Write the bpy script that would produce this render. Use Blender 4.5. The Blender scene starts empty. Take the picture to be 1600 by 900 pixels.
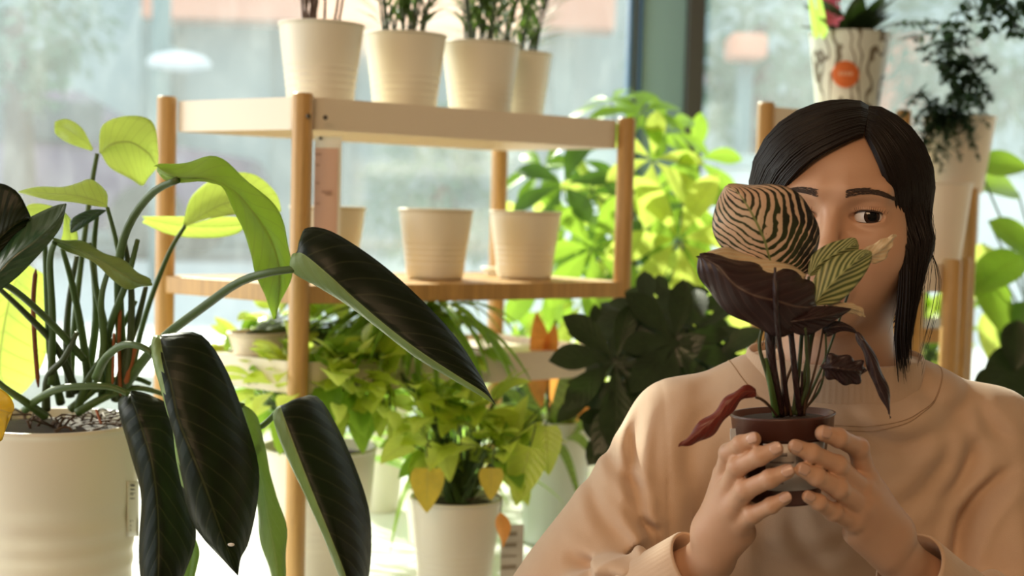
import bpy, math, random
import numpy as np
from mathutils import Vector, Matrix
R = math.radians
sc = bpy.context.scene
COL = sc.collection

# ------------------------------------------------------------------ camera frame
F = 2200.0
CAM = Vector((0, 0, 1.30))
PITCH, ROLL = R(3.2), R(1.5)
_f = Vector((0, math.cos(PITCH), -math.sin(PITCH)))
_r0 = Vector((1, 0, 0)); _u0 = Vector((0, math.sin(PITCH), math.cos(PITCH)))
_r = _r0 * math.cos(ROLL) + _u0 * math.sin(ROLL)
_u = -_r0 * math.sin(ROLL) + _u0 * math.cos(ROLL)

def U(px, py, Y):
    """point of the place seen at photo pixel (px,py) at the distance Y in front of the camera"""
    d = _f + _r * ((px - 800) / F) + _u * ((450 - py) / F)
    return CAM + d * (Y / d.y)

cam = bpy.data.cameras.new('camera'); cam_o = bpy.data.objects.new('camera', cam); COL.objects.link(cam_o)
M = Matrix((( _r.x, _u.x, -_f.x, CAM.x), (_r.y, _u.y, -_f.y, CAM.y), (_r.z, _u.z, -_f.z, CAM.z), (0, 0, 0, 1)))
cam_o.matrix_world = M
cam.sensor_width = 36; cam.lens = F * 36 / 1600
cam.clip_start = 0.05; cam.clip_end = 200
cam.dof.use_dof = True; cam.dof.focus_distance = 1.32; cam.dof.aperture_fstop = 4.6
sc.camera = cam_o
sc.view_settings.view_transform = 'Standard'; sc.view_settings.look = 'None'
sc.view_settings.gamma = 1; sc.view_settings.use_curve_mapping = False
sc.view_settings.exposure = 0.0
sc.cycles.use_denoising = True
sc.cycles.max_bounces = 12; sc.cycles.transparent_max_bounces = 16; sc.cycles.transmission_bounces = 8
sc.cycles.sample_clamp_indirect = 6.0

# ------------------------------------------------------------------ helpers
class MB:
    def __init__(s): s.v = []; s.f = []; s.uv = []; s.mi = []; s.cur = 0
    def face(s, idx, uvs=None):
        s.f.append(tuple(idx)); s.uv.append(uvs or [(0.5, 0.5)] * len(idx)); s.mi.append(s.cur)
    def grid(s, rows, uvrows=None, closed=False, flip=False):
        n = len(rows); m = len(rows[0]); b = len(s.v)
        for r in rows: s.v.extend([tuple(p) for p in r])
        for i in range(n - 1):
            for j in range(m if closed else m - 1):
                j2 = (j + 1) % m
                q = [b + i*m + j, b + i*m + j2, b + (i+1)*m + j2, b + (i+1)*m + j]
                if uvrows:
                    uv = [uvrows[i][j], uvrows[i][j2], uvrows[i+1][j2], uvrows[i+1][j]]
                else:
                    uv = [(j/m, i/(n-1)), ((j+1)/m, i/(n-1)), ((j+1)/m, (i+1)/(n-1)), (j/m, (i+1)/(n-1))]
                if flip: q.reverse(); uv.reverse()
                s.face(q, uv)
        return b
    def tube(s, path, rad, seg=8, cap=True):
        P = [Vector(p) for p in path]; n = len(P)
        if not hasattr(rad, '__len__'): rad = [rad] * n
        elif len(rad) == 2 and n != 2: rad = [rad[0] + (rad[1]-rad[0]) * i/(n-1) for i in range(n)]
        rows = []; side = None
        for i in range(n):
            t = (P[min(i+1, n-1)] - P[max(i-1, 0)])
            t = t.normalized() if t.length > 1e-9 else Vector((0, 0, 1))
            if side is None:
                a = Vector((0, 0, 1)) if abs(t.z) < .9 else Vector((1, 0, 0)); side = t.cross(a).normalized()
            else:
                side = (side - t * side.dot(t)).normalized()
            up = side.cross(t)
            rows.append([P[i] + (side * math.cos(2*math.pi*k/seg) + up * math.sin(2*math.pi*k/seg)) * rad[i] for k in range(seg)])
        b = s.grid(rows, closed=True)
        if cap:
            s.face([b + k for k in range(seg)][::-1]); s.face([b + (n-1)*seg + k for k in range(seg)])
    def lathe(s, prof, c, seg=48, axis=None):
        c = Vector(c); rows = []
        if axis is None: X, Y_, Z = Vector((1,0,0)), Vector((0,1,0)), Vector((0,0,1))
        else:
            Z = Vector(axis).normalized(); X = Z.orthogonal().normalized(); Y_ = Z.cross(X)
        for r, z in prof:
            rows.append([c + X*(r*math.cos(2*math.pi*k/seg)) + Y_*(r*math.sin(2*math.pi*k/seg)) + Z*z for k in range(seg)])
        s.grid(rows, closed=True)
    def box(s, c, size, ax=None):
        c = Vector(c); h = [x/2 for x in size]
        A = ax or (Vector((1,0,0)), Vector((0,1,0)), Vector((0,0,1)))
        b = len(s.v)
        for z in (-1, 1):
            for x, y in ((-1,-1),(1,-1),(1,1),(-1,1)):
                s.v.append(tuple(c + A[0]*(x*h[0]) + A[1]*(y*h[1]) + A[2]*(z*h[2])))
        for q in ((3,2,1,0),(4,5,6,7),(0,1,5,4),(1,2,6,5),(2,3,7,6),(3,0,4,7)): s.face([b+i for i in q])
    def ball(s, c, r, seg=12, rings=8):
        c = Vector(c); r = (r, r, r) if not hasattr(r, '__len__') else r
        rows = []
        for i in range(rings+1):
            a = math.pi*i/rings - math.pi/2
            rows.append([c + Vector((r[0]*math.cos(a)*math.cos(2*math.pi*k/seg), r[1]*math.cos(a)*math.sin(2*math.pi*k/seg), r[2]*math.sin(a))) for k in range(seg)])
        s.grid(rows, closed=True)
    def build(s, name, mats, parent=None, loc=None, smooth=True, solid=0, bevel=0, sub=0):
        if parent is not None: off = Vector(parent['_loc'])
        else: off = Vector(loc) if loc is not None else Vector((0, 0, 0))
        me = bpy.data.meshes.new(name)
        me.from_pydata([(v[0]-off.x, v[1]-off.y, v[2]-off.z) for v in s.v], [], s.f)
        uvl = me.uv_layers.new(name='UVMap')
        flat = [c for uv in s.uv for p in uv for c in p]
        uvl.data.foreach_set('uv', flat)
        mats = mats if isinstance(mats, (list, tuple)) else [mats]
        for m in mats: me.materials.append(m)
        me.polygons.foreach_set('material_index', s.mi)
        me.polygons.foreach_set('use_smooth', [smooth]*len(s.f))
        me.update()
        o = bpy.data.objects.new(name, me); COL.objects.link(o)
        if parent is not None: o.parent = parent; o['_loc'] = tuple(off)
        else: o.location = off; o['_loc'] = tuple(off)
        if solid:
            md = o.modifiers.new('thickness', 'SOLIDIFY'); md.thickness = solid; md.offset = 0
            if len(mats) > 1: md.material_offset = 1
        if bevel:
            md = o.modifiers.new('bevel', 'BEVEL'); md.width = bevel; md.segments = 3; md.limit_method = 'ANGLE'; md.angle_limit = R(40)
            if smooth:
                md.harden_normals = False
        return o

def tag(o, label=None, cat=None, group=None, kind=None):
    if label: o['label'] = label
    if cat: o['category'] = cat
    if group: o['group'] = group
    if kind: o['kind'] = kind
    return o

def thing(name, loc, label, cat, group=None):
    o = bpy.data.objects.new(name, None); COL.objects.link(o); o.location = loc; o['_loc'] = tuple(loc)
    o.empty_display_size = .05
    return tag(o, label, cat, group)

def cr(P, t):
    """Catmull-Rom through list P (vectors), t in 0..1"""
    n = len(P) - 1; x = min(max(t, 0), 1) * n; i = min(int(x), n-1); u = x - i
    p0 = P[max(i-1, 0)]; p1 = P[i]; p2 = P[i+1]; p3 = P[min(i+2, n)]
    return 0.5*((2*p1) + (p2-p0)*u + (2*p0-5*p1+4*p2-p3)*u*u + (3*p1-p0-3*p2+p3)*u**3)

def curve(pts, n=16):
    P = [Vector(p) for p in pts]
    return [cr(P, i/(n-1)) for i in range(n)]

def pxcurve(pts, n=16): return curve([U(*p) for p in pts], n)

# ------------------------------------------------------------------ materials
def newmat(name):
    m = bpy.data.materials.new(name); m.use_nodes = True; nt = m.node_tree
    for n in list(nt.nodes): nt.nodes.remove(n)
    out = nt.nodes.new('ShaderNodeOutputMaterial')
    return m, nt, out
class N:
    def __init__(s, nt): s.nt = nt
    def new(s, t, **kw):
        n = s.nt.nodes.new(t)
        for k, v in kw.items(): setattr(n, k, v)
        return n
    def link(s, a, b): s.nt.links.new(a, b)
    def setin(s, node, key, val):
        if hasattr(val, 'is_output') or isinstance(val, bpy.types.NodeSocket): s.link(val, node.inputs[key])
        else:
            if isinstance(val, (tuple, list)) and len(val) == 3 and node.inputs[key].type == 'RGBA': val = (*val, 1)
            node.inputs[key].default_value = val
    def math(s, op, a, b=0.0, c=0.0, clamp=False):
        n = s.new('ShaderNodeMath', operation=op, use_clamp=clamp)
        s.setin(n, 0, a); s.setin(n, 1, b)
        if op in ('MULTIPLY_ADD', 'SMOOTH_MIN', 'WRAP'): s.setin(n, 2, c)
        return n.outputs[0]
    def mix(s, fac, a, b):
        n = s.new('ShaderNodeMix', data_type='RGBA')
        s.setin(n, 0, fac); s.setin(n, 6, a); s.setin(n, 7, b); return n.outputs[2]
    def mr(s, v, a, b, c=0.0, d=1.0, smooth=True):
        n = s.new('ShaderNodeMapRange', interpolation_type='SMOOTHSTEP' if smooth else 'LINEAR')
        for k, x in enumerate((v, a, b, c, d)): s.setin(n, k, x)
        return n.outputs[0]
    def noise(s, scale, detail=3, rough=.5, vec=None, stretch=None, dim='3D'):
        n = s.new('ShaderNodeTexNoise'); n.inputs['Scale'].default_value = scale
        n.inputs['Detail'].default_value = detail; n.inputs['Roughness'].default_value = rough
        if vec is None:
            tc = s.new('ShaderNodeTexCoord'); vec = tc.outputs['Object']
        if stretch:
            mp = s.new('ShaderNodeMapping'); mp.inputs['Scale'].default_value = stretch; s.link(vec, mp.inputs[0]); vec = mp.outputs[0]
        s.link(vec, n.inputs['Vector']); return n.outputs['Fac']
    def principled(s, col, rough=.5, **kw):
        n = s.new('ShaderNodeBsdfPrincipled'); s.setin(n, 'Base Color', col); s.setin(n, 'Roughness', rough)
        for k, v in kw.items(): s.setin(n, k, v)
        return n
    def bump(s, h, strength=.3, dist=.002):
        n = s.new('ShaderNodeBump'); n.inputs['Strength'].default_value = strength; n.inputs['Distance'].default_value = dist
        s.link(h, n.inputs['Height']); return n.outputs[0]

def mat_plain(name, col, rough=.5, var=.08, nscale=20, bump=0, stretch=None, **kw):
    m, nt, out = newmat(name); b = N(nt)
    nz = b.noise(nscale, 3, .55, stretch=stretch)
    c2 = tuple(max(0, c*(1-var*2)) for c in col)
    c = b.mix(nz, c2, tuple(min(1, c*(1+var)) for c in col))
    p = b.principled(c, rough, **kw)
    if bump: b.link(b.bump(nz, bump, .001), p.inputs['Normal'])
    b.link(p.outputs[0], out.inputs[0]); return m

def mat_leaf(name, col, vein=None, nv=12, slope=3.0, vw=.18, trans=None, tf=.4, rough=.38, mid=.05, midcol=None, var=.25, bumpy=.25, spec=.5, power=1.0):
    m, nt, out = newmat(name); b = N(nt)
    vein = vein or tuple(min(1, c*1.6+.01) for c in col)
    midcol = midcol or vein
    trans = trans or tuple(min(1, c*1.8) for c in col)
    uv = b.new('ShaderNodeUVMap').outputs[0]
    sp = b.new('ShaderNodeSeparateXYZ'); b.link(uv, sp.inputs[0])
    u = b.math('ABSOLUTE', b.math('MULTIPLY_ADD', sp.outputs[0], 2.0, -1.0))
    up = b.math('POWER', u, power) if power != 1 else u
    nz = b.noise(14, 2, .5)
    s_ = b.math('SUBTRACT', b.math('MULTIPLY_ADD', sp.outputs[1], float(nv), b.math('MULTIPLY', nz, .6)), b.math('MULTIPLY', up, slope))
    w = b.math('ABSOLUTE', b.math('MULTIPLY_ADD', b.math('FRACT', s_), 2.0, -1.0))
    vm = b.mr(w, 1-vw*1.5, 1.0)
    mm = b.mr(u, mid*.5, mid, 1.0, 0.0)
    big = b.noise(30, 3, .6)
    c = b.mix(b.mr(big, .3, .7), tuple(x*(1-var) for x in col), tuple(min(1, x*(1+var)) for x in col))
    c = b.mix(b.math('MULTIPLY', vm, .8), c, vein)
    c = b.mix(mm, c, midcol)
    tc = b.mix(b.math('MAXIMUM', b.math('MULTIPLY', vm, .5), mm), trans, tuple(x*.6 for x in trans))
    p = b.principled(c, rough); p.inputs['Specular IOR Level'].default_value = spec
    t = b.new('ShaderNodeBsdfTranslucent'); b.link(tc, t.inputs[0])
    if bumpy:
        h = b.math('SUBTRACT', b.math('MULTIPLY', w, -1.0), b.math('MULTIPLY', mm, .8))
        bn = b.bump(h, bumpy, .0015); b.link(bn, p.inputs['Normal'])
    mx = b.new('ShaderNodeMixShader'); mx.inputs[0].default_value = tf
    b.link(p.outputs[0], mx.inputs[1]); b.link(t.outputs[0], mx.inputs[2]); b.link(mx.outputs[0], out.inputs[0])
    return m

def mat_wood(name, col):
    m, nt, out = newmat(name); b = N(nt)
    n1 = b.noise(9, 4, .6, stretch=(14, 14, .6)); n2 = b.noise(60, 2, .5, stretch=(6, 6, .5))
    c = b.mix(b.mr(n1, .3, .75), tuple(x*.72 for x in col), col)
    c = b.mix(b.mr(n2, .55, .8, 0, .5), c, tuple(x*.55 for x in col))
    p = b.principled(c, .42); b.link(b.bump(n1, .15, .001), p.inputs['Normal'])
    b.link(p.outputs[0], out.inputs[0]); return m

def mat_emis(name, col, s):
    m, nt, out = newmat(name); e = nt.nodes.new('ShaderNodeEmission'); e.inputs[0].default_value = (*col, 1); e.inputs[1].default_value = s
    nt.links.new(e.outputs[0], out.inputs[0]); return m

# ------------------------------------------------------------------ leaf builders
def rowleaf(mb, rows, n=26, m=6, bulge=.12, wav=0.0, wfreq=3.6, front=1, flap=False):
    """rows: (Lx,Ly, Mx,My, Rx,Ry, dL,dM,dR) pixel outline with true distances"""
    L = [U(r[0], r[1], r[6]) for r in rows]; Mi = [U(r[2], r[3], r[7]) for r in rows]; Rr = [U(r[4], r[5], r[8]) for r in rows]
    out = []; uvs = []
    for i in range(n+1):
        t = i/n; l = cr(L, t); c = cr(Mi, t); r = cr(Rr, t)
        tan = (cr(Mi, min(1, t+.02)) - cr(Mi, max(0, t-.02))); tan = tan.normalized() if tan.length > 1e-9 else Vector((0,0,-1))
        row = []; uv = []
        for side, e in ((-1, l), (1, r)):
            d = e - c; nrm = d.cross(tan); nrm = nrm.normalized() if nrm.length > 1e-9 else Vector((0,-1,0))
            if side > 0: nrm = -nrm
            seq = range(m, 0, -1) if side < 0 else range(0, m+1)
            for k in seq:
                s_ = k/m
                p = c + d*s_ + nrm * (d.length * bulge * math.sin(math.pi*min(1, s_*1.05)))
                if wav: p = p + nrm * (wav * s_*s_ * math.sin(t*wfreq*2*math.pi + side))
                row.append(p); uv.append((.5 + side*.5*s_, t))
        out.append(row); uvs.append(uv)
    # which way round: the upper side looks at the camera unless front = -1
    acc = 0
    for i in range(n):
        for j in range(len(out[0])-1):
            a, b_, c = out[i][j], out[i][j+1], out[i+1][j]; nn = (b_-a).cross(c-a); acc += nn.dot(CAM-a)
    f0 = len(mb.f); mb.grid(out, uvs, flip=(acc*front < 0))
    if flap:                                   # the half that is folded back shows its pale side
        w = len(out[0])-1
        for i in range(n):
            fr = 1.0 if flap is True else flap[0]+(flap[1]-flap[0])*i/n
            for j in range(m):
                if j < m*fr: mb.mi[f0+i*w+j] = 1

PROF = {
 'ovate': lambda t: (math.sin(math.pi * t**.72))**.85,
 'heart': lambda t: (math.sin(math.pi * min(1, t*.93+.07)**.55))**.8,
 'lance': lambda t: (math.sin(math.pi * t**.85))**1.0,
 'obov': lambda t: (math.sin(math.pi * t**1.5))**.9,
 'strap': lambda t: min(1, t*6+.45) * (1-t**2.2)**.8,
}
def addleaf(mb, base, d, up, length, width, droop=.5, kind='ovate', n=8, fold=.25, curl=0.0, tw=0.0, rng=random):
    base = Vector(base); d = Vector(d).normalized(); up = Vector(up)
    side = d.cross(up); side = side.normalized() if side.length > 1e-6 else Vector((1,0,0))
    nrm = side.cross(d).normalized(); g = Vector((0,0,-1))
    p = base.copy(); rows = []; uvs = []; dd = d.copy(); f = PROF[kind]
    for i in range(n+1):
        t = i/n
        if i: dd = (dd + g*(droop/n)*(1.0 - .2*t)).normalized(); p = p + dd*(length/n)
        sd = (side - dd*side.dot(dd)).normalized(); nn = sd.cross(dd)
        if tw:
            a = tw*t; sd, nn = sd*math.cos(a)+nn*math.sin(a), nn*math.cos(a)-sd*math.sin(a)
        w = max(0.0, f(t)) * width/2 if 0 < t < 1 else (f(0)*width/2 if t == 0 else 0)
        row = []; uv = []
        for k in (-1, -.5, 0, .5, 1):
            row.append(p + sd*(w*k) + nn*(abs(k)*w*fold - curl*w*k*k)); uv.append((.5+.5*k, t))
        rows.append(row); uvs.append(uv)
    mb.grid(rows, uvs)
    return p

def pot_prof(rt, h, taper=.76, th=.004, grooves=(.52,.60,.68,.76), gd=.0014):
    """outer profile bottom to rim, then the inside"""
    pr = [(0, 0), (rt*taper*.96, 0), (rt*taper, .004)]
    def rad(z): return rt*taper + (rt-rt*taper)*(z/h)
    n = 60
    for i in range(3, n):
        z = h*i/n; r = rad(z); fr = 1 - z/h
        for g in grooves: r -= gd*math.exp(-((fr-g)/.014)**2)
        pr.append((r, z))
    pr += [(rt+.0012, h-.004), (rt+.001, h), (rt-th*.5, h+.0006), (rt-th, h), (rad(h*.5)-th, h*.5), (rad(.01)-th, .008), (0, .008)]
    return pr
# ------------------------------------------------------------------ materials used
M_pot = mat_plain('cream_glazed_pot', (.79, .745, .62), .38, .03, 8)
M_potin = mat_plain('pot_soil', (.035, .018, .010), .9, .3, 90, bump=.6)
M_perl = mat_plain('perlite', (.85, .83, .78), .8, .02)
M_wood = mat_wood('bamboo', (.62, .36, .12))
M_tray = mat_plain('cream_lacquered_steel', (.80, .70, .56), .35, .02, 6)
M_screw = mat_plain('dark_screw', (.05, .035, .02), .4, .05)
M_table = mat_plain('white_table', (.86, .87, .86), .3, .02, 5)
M_stem = mat_plain('green_stem', (.065, .12, .022), .5, .15, 40)
M_stemd = mat_plain('dark_stem', (.05, .07, .02), .5, .2, 40)
M_brown = mat_plain('brown_stem', (.09, .045, .02), .7, .2, 50)
M_rust = mat_plain('rust_sheath', (.33, .09, .02), .6, .3, 60)

# big philodendron leaves: glossy dark upper side, pale matt underside
M_phtop = mat_leaf('philodendron_upper', (.007, .012, .004), (.030, .036, .014), 13, 2.4, .12, (.04, .10, .008), .07, .42, .028, (.035, .045, .014), .12, .3, .22)
M_phbot = mat_leaf('philodendron_under', (.23, .33, .11), (.30, .41, .16), 13, 2.4, .12, (.36, .48, .14), .30, .5, .035, (.36, .48, .17), .12, .2)
M_phlit = mat_leaf('philodendron_lit', (.27, .39, .08), (.38, .50, .15), 12, 2.2, .14, (.60, .78, .20), .55, .42, .035, (.45, .6, .18), .15, .2)  # brightly lit leaf: the light is put into a lighter green
M_phglow = mat_leaf('philodendron_backlit', (.38, .48, .14), (.48, .58, .22), 12, 2.2, .14, (.80, .90, .36), .62, .42, .035, (.6, .7, .3), .15, .2)  # paler still, the glow of sun from behind put into its colour
M_phblue = mat_leaf('philodendron_glossy', (.045, .095, .05), (.07, .13, .07), 10, 2.2, .14, (.10, .22, .05), .15, .28, .03, None, .15, .3, .8)
M_lime = mat_leaf('lime_leaf', (.50, .62, .05), (.60, .70, .12), 8, 2.0, .15, (.74, .88, .18), .58, .24, .04, None, .25, .2)
M_green = mat_leaf('mid_green_leaf', (.15, .31, .03), (.26, .44, .06), 8, 2.0, .15, (.38, .60, .06), .5, .33, .05, None, .3, .2)
M_deep = mat_leaf('deep_green_leaf', (.05, .12, .025), (.08, .17, .04), 8, 2.0, .15, (.16, .32, .03), .3, .35, .05, None, .3, .2)
M_fats = mat_leaf('dark_leaf', (.020, .038, .012), (.034, .058, .020), 8, 2.0, .15, (.04, .08, .01), .10, .36, .05, None, .3, .2)  # dark albedo carries the weak light on these leaves
M_palm = mat_leaf('palm_leaf', (.06, .11, .025), (.09, .14, .04), 3, .2, .1, (.15, .25, .04), .3, .45, .08, None, .3, 0)
M_yell = mat_leaf('yellow_leaf', (.66, .50, .06), (.75, .62, .15), 8, 2.0, .15, (.95, .72, .10), .45, .4, .04, None, .25, .1)
M_strap = mat_leaf('strap_leaf', (.24, .44, .05), (.55, .70, .28), 1, 0, .1, (.55, .85, .15), .45, .35, .25, (.62, .75, .36), .2, 0)
M_brom = mat_leaf('bromeliad_leaf', (.17, .26, .06), (.10, .16, .04), 16, .4, .3, (.35, .5, .1), .3, .35, .02, None, .3, 0)
M_orange = mat_leaf('orange_bract', (.72, .30, .08), (.85, .45, .15), 6, 2.0, .15, (.95, .42, .1), .45, .4, .04, None, .3, 0)

def mat_glass():
    m, nt, out = newmat('misted_window_glass'); b = N(nt)
    n1 = b.noise(1.3, 5, .65, stretch=(1, 1, .6)); n2 = b.noise(20, 4, .7, stretch=(1, 1, .35))
    f = b.math('ADD', b.mr(n1, .3, .75, .03, .09), b.mr(n2, .45, .8, 0, .035))
    tr = b.new('ShaderNodeBsdfTransparent'); tr.inputs[0].default_value = (.93, .97, .96, 1)
    d = b.new('ShaderNodeBsdfTranslucent'); d.inputs[0].default_value = (.84, .9, .9, 1)
    g = b.new('ShaderNodeBsdfGlossy'); g.inputs[0].default_value = (1, 1, 1, 1); g.inputs['Roughness'].default_value = .08
    mx = b.new('ShaderNodeMixShader'); b.link(f, mx.inputs[0]); b.link(tr.outputs[0], mx.inputs[1]); b.link(d.outputs[0], mx.inputs[2])
    m2 = b.new('ShaderNodeMixShader'); m2.inputs[0].default_value = .05; b.link(mx.outputs[0], m2.inputs[1]); b.link(g.outputs[0], m2.inputs[2])
    b.link(m2.outputs[0], out.inputs[0]); return m
M_glass = mat_glass()

# ------------------------------------------------------------------ setting
def struct(name, mb, mat, **kw):
    o = mb.build(name, mat, loc=(0, 0, 0), smooth=False, **kw); return tag(o, kind='structure')
M_wall = mat_plain('warm_wall', (.34, .27, .20), .8, .04, 3)
M_teal = mat_plain('teal_frame', (.22, .36, .36), .5, .04, 3)
M_darkf = mat_plain('dark_frame', (.045, .045, .038), .5, .05, 3)
M_bluef = mat_plain('blue_frame_edge', (.05, .13, .24), .45, .05, 3)
M_paleblue = mat_plain('pale_frame_strip', (.40, .55, .66), .45, .05, 3)
WY = 3.45
XL, XR, YB, ZC = -2.6, 2.9, -2.6, 2.75
b = MB(); b.box(((XL+XR)/2, (YB+WY)/2, -.05), (XR-XL+.4, WY-YB+.4, .1)); struct('floor', b, mat_plain('grey_floor', (.26, .24, .21), .5, .06, 3))
b = MB(); b.box(((XL+XR)/2, (YB+WY)/2, ZC+.05), (XR-XL+.4, WY-YB+.4, .1)); struct('ceiling', b, M_wall)
b = MB(); b.box(((XL+XR)/2, YB-.05, ZC/2), (XR-XL+.4, .1, ZC)); struct('wall_rear', b, M_wall)
b = MB(); b.box((XR+.05, (YB+WY)/2, ZC/2), (.1, WY-YB, ZC)); struct('wall_right', b, M_wall)
# low wall and header of the street side, then left side with its own big window
b = MB(); b.box(((XL+XR)/2, WY, .18), (XR-XL, .12, .36)); b.box(((XL+XR)/2, WY, ZC-.05), (XR-XL, .12, .1)); struct('wall_front', b, M_teal)
b = MB(); b.box((XL-.05, (YB+WY)/2, .3), (.1, WY-YB, .6)); b.box((XL-.05, (YB+WY)/2, ZC-.1), (.1, WY-YB, .2))
b.box((XL-.05, (YB-.9)/2, ZC/2), (.1, -.9-YB, ZC)); struct('wall_left', b, M_wall)
pa = U(988, 100, WY); pb = U(1032, 100, WY); pc = U(1078, 100, WY)
def postbox(x0, x1, y, dep, mat, name):
    b = MB(); b.box(((x0+x1)/2, y, (ZC+.36)/2), (x1-x0, dep, ZC-.36)); struct(name, b, mat, bevel=.003)
xa = U(978, 100, WY).x; xb = U(984, 100, WY).x; xc = U(999, 100, WY).x; xd = U(1066, 100, WY).x; xe = U(1091, 100, WY).x
postbox(xa, xb, WY-.02, .10, M_bluef, 'trim_1'); postbox(xb, xc-.008, WY, .06, M_paleblue, 'trim_2'); postbox(xc-.008, xc, WY-.02, .10, M_bluef, 'trim_3')
postbox(xc, xd, WY+.02, .16, M_teal, 'trim_4'); postbox(xd, xe, WY-.03, .16, M_darkf, 'trim_5')
b = MB(); b.box(((XL+xa)/2, WY, (ZC-.1+.36)/2), (xa-XL, .008, ZC-.46)); struct('window_1', b, M_glass)
b = MB(); b.box(((XR+xe)/2, WY, (ZC-.1+.36)/2), (XR-xe, .008, ZC-.46)); struct('window_2', b, M_glass)

# ------------------------------------------------------------------ outside
M_pave = mat_plain('pale_pavement', (.60, .63, .64), .8, .05, 1)
ZO = .80
b = MB(); b.box((0, 29, ZO-.45), (80, 50, .9)); struct('ground_outside', b, M_pave)
M_fac = mat_plain('grey_facade', (.42, .52, .53), .8, .08, .7); M_fac2 = mat_plain('facade_column', (.20, .30, .31), .8, .05, 1)
M_pink = mat_plain('salmon_fascia', (.95, .40, .26), .7, .05, 1); M_winx = mat_plain('facade_glass', (.42, .54, .56), .2, .1, .6)
FB = 14.0
fr = thing('shop_building', (-4, FB+2, ZO), 'pale grey building across the street with a salmon pink band', 'building')
b = MB(); b.box((-2.5, FB+3, ZO+3.2), (34, 5.6, 6.4)); b.build('wall', M_fac, fr, smooth=False)
for i, px in enumerate((250, 520, 700, 880)):
    p = U(px, 60, FB); b = MB(); b.box((p.x, FB-.05, ZO+2.2), (.22, .5, 4.4)); b.build('column', M_fac2, fr, smooth=False)
# fascia slopes across the view because the front recedes
A0 = U(228, -14, FB-.6); A1 = U(960, 22, FB-.6)
b = MB(); d = (A1-A0); X = Vector((d.x, 0, 0)).normalized()
b.box(((A0.x+A1.x)/2, FB-.5, U(600, 25, FB-.6).z+.22), (A1.x-A0.x, .5, .62)); b.build('fascia', M_pink, fr, smooth=False, bevel=.02)
for i, (x0, x1) in enumerate(((40, 215), (285, 420), (560, 680), (740, 860))):
    p0 = U(x0, 60, FB); p1 = U(x1, 60, FB); b = MB(); b.box(((p0.x+p1.x)/2, FB+.18, 2.2), (p1.x-p0.x, .08, 2.6)); b.build('shop_window', M_winx, fr, smooth=False)
# parked cars
def car(name, c, L, col, label):
    t = thing(name, (c[0], c[1], ZO), label, 'car')
    sec = [(-1, .45, .62, .5), (-.93, .80, .86, .42), (-.55, .88, .95, .40), (-.32, 1.36, .80, .40), (.22, 1.42, .80, .40), (.58, .98, .94, .40), (.95, .86, .86, .42), (1, .5, .6, .5)]
    rows = []
    for s, top, hw, bot in sec:
        x = c[0] + s*L/2; y = c[1]; w = .86
        zt = ZO+top; zb = ZO+bot*.6; wt = w*hw
        rows.append([(x, y-w*.97, zb), (x, y-w, zb+(zt-zb)*.45), (x, y-w*.93 if top < 1 else y-w*.9, zb+(zt-zb)*.62), (x, y-wt*.82, zt-.06), (x, y-wt*.5, zt), (x, y, zt+.02),
                     (x, y+wt*.5, zt), (x, y+wt*.82, zt-.06), (x, y+w*.93, zb+(zt-zb)*.62), (x, y+w, zb+(zt-zb)*.45), (x, y+w*.97, zb)])
    b = MB(); b.grid(rows, closed=True); n = len(rows[0]); o = 0
    b.face(list(range(n))[::-1]); b.face([(len(rows)-1)*n+k for k in range(n)]); bd = b.build('body', mat_plain('paint_'+name, col, .25, .02), t)
    b = MB()
    for x0, x1 in ((-.40, -.06), (-.02, .34)):
        b.box((c[0]+(x0+x1)/2*L/2*1.3, c[1]-.80, ZO+1.12), (abs(x1-x0)*L/2*1.25, .08, .34))
    b.build('side_window', mat_plain('car_glass_'+name, (.05, .08, .10), .1, .02), t, bevel=.03)
    for sx in (-.62, .62):
        for sy in (-1, 1):
            b = MB(); b.lathe([(0, -.1), (.24, -.1), (.32, -.07), (.32, .07), (.24, .1), (0, .1)], (c[0]+sx*L/2, c[1]+sy*.80, ZO+.32), 24, (0, 1, 0)); b.build('wheel', M_darkf, t)
    return t
p = U(40, 250, 12.4); car('parked_car', (p.x, 12.4, 0), 4.2, (.17, .10, .19), 'plum coloured car parked across the street, seen low through the window')
# round street lamp on its column
lpt = U(280, 96, 8.2); lamp = thing('street_lamp', (U(250, 60, 8.3).x, 8.3, ZO), 'white oval street lamp outside above the end of the plant stand', 'street lamp')
b = MB(); b.lathe([(0, .055), (.08, .052), (.15, .030), (.185, -.005), (.18, -.03), (.10, -.048), (0, -.052)], (lpt.x, 8.2, lpt.z), 32); b.build('lamp_shade', mat_plain('white_enamel', (.88, .90, .96), .3, .02), lamp)
b = MB(); lx_ = U(252, 60, 8.35).x; b.tube([(lx_, 8.35, ZO), (lx_, 8.35, 3.4)], .055, 14); b.tube([(lx_, 8.35, lpt.z+.10), (lpt.x, 8.2, lpt.z+.05)], .02, 8); b.build('column', M_fac2, lamp)
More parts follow.
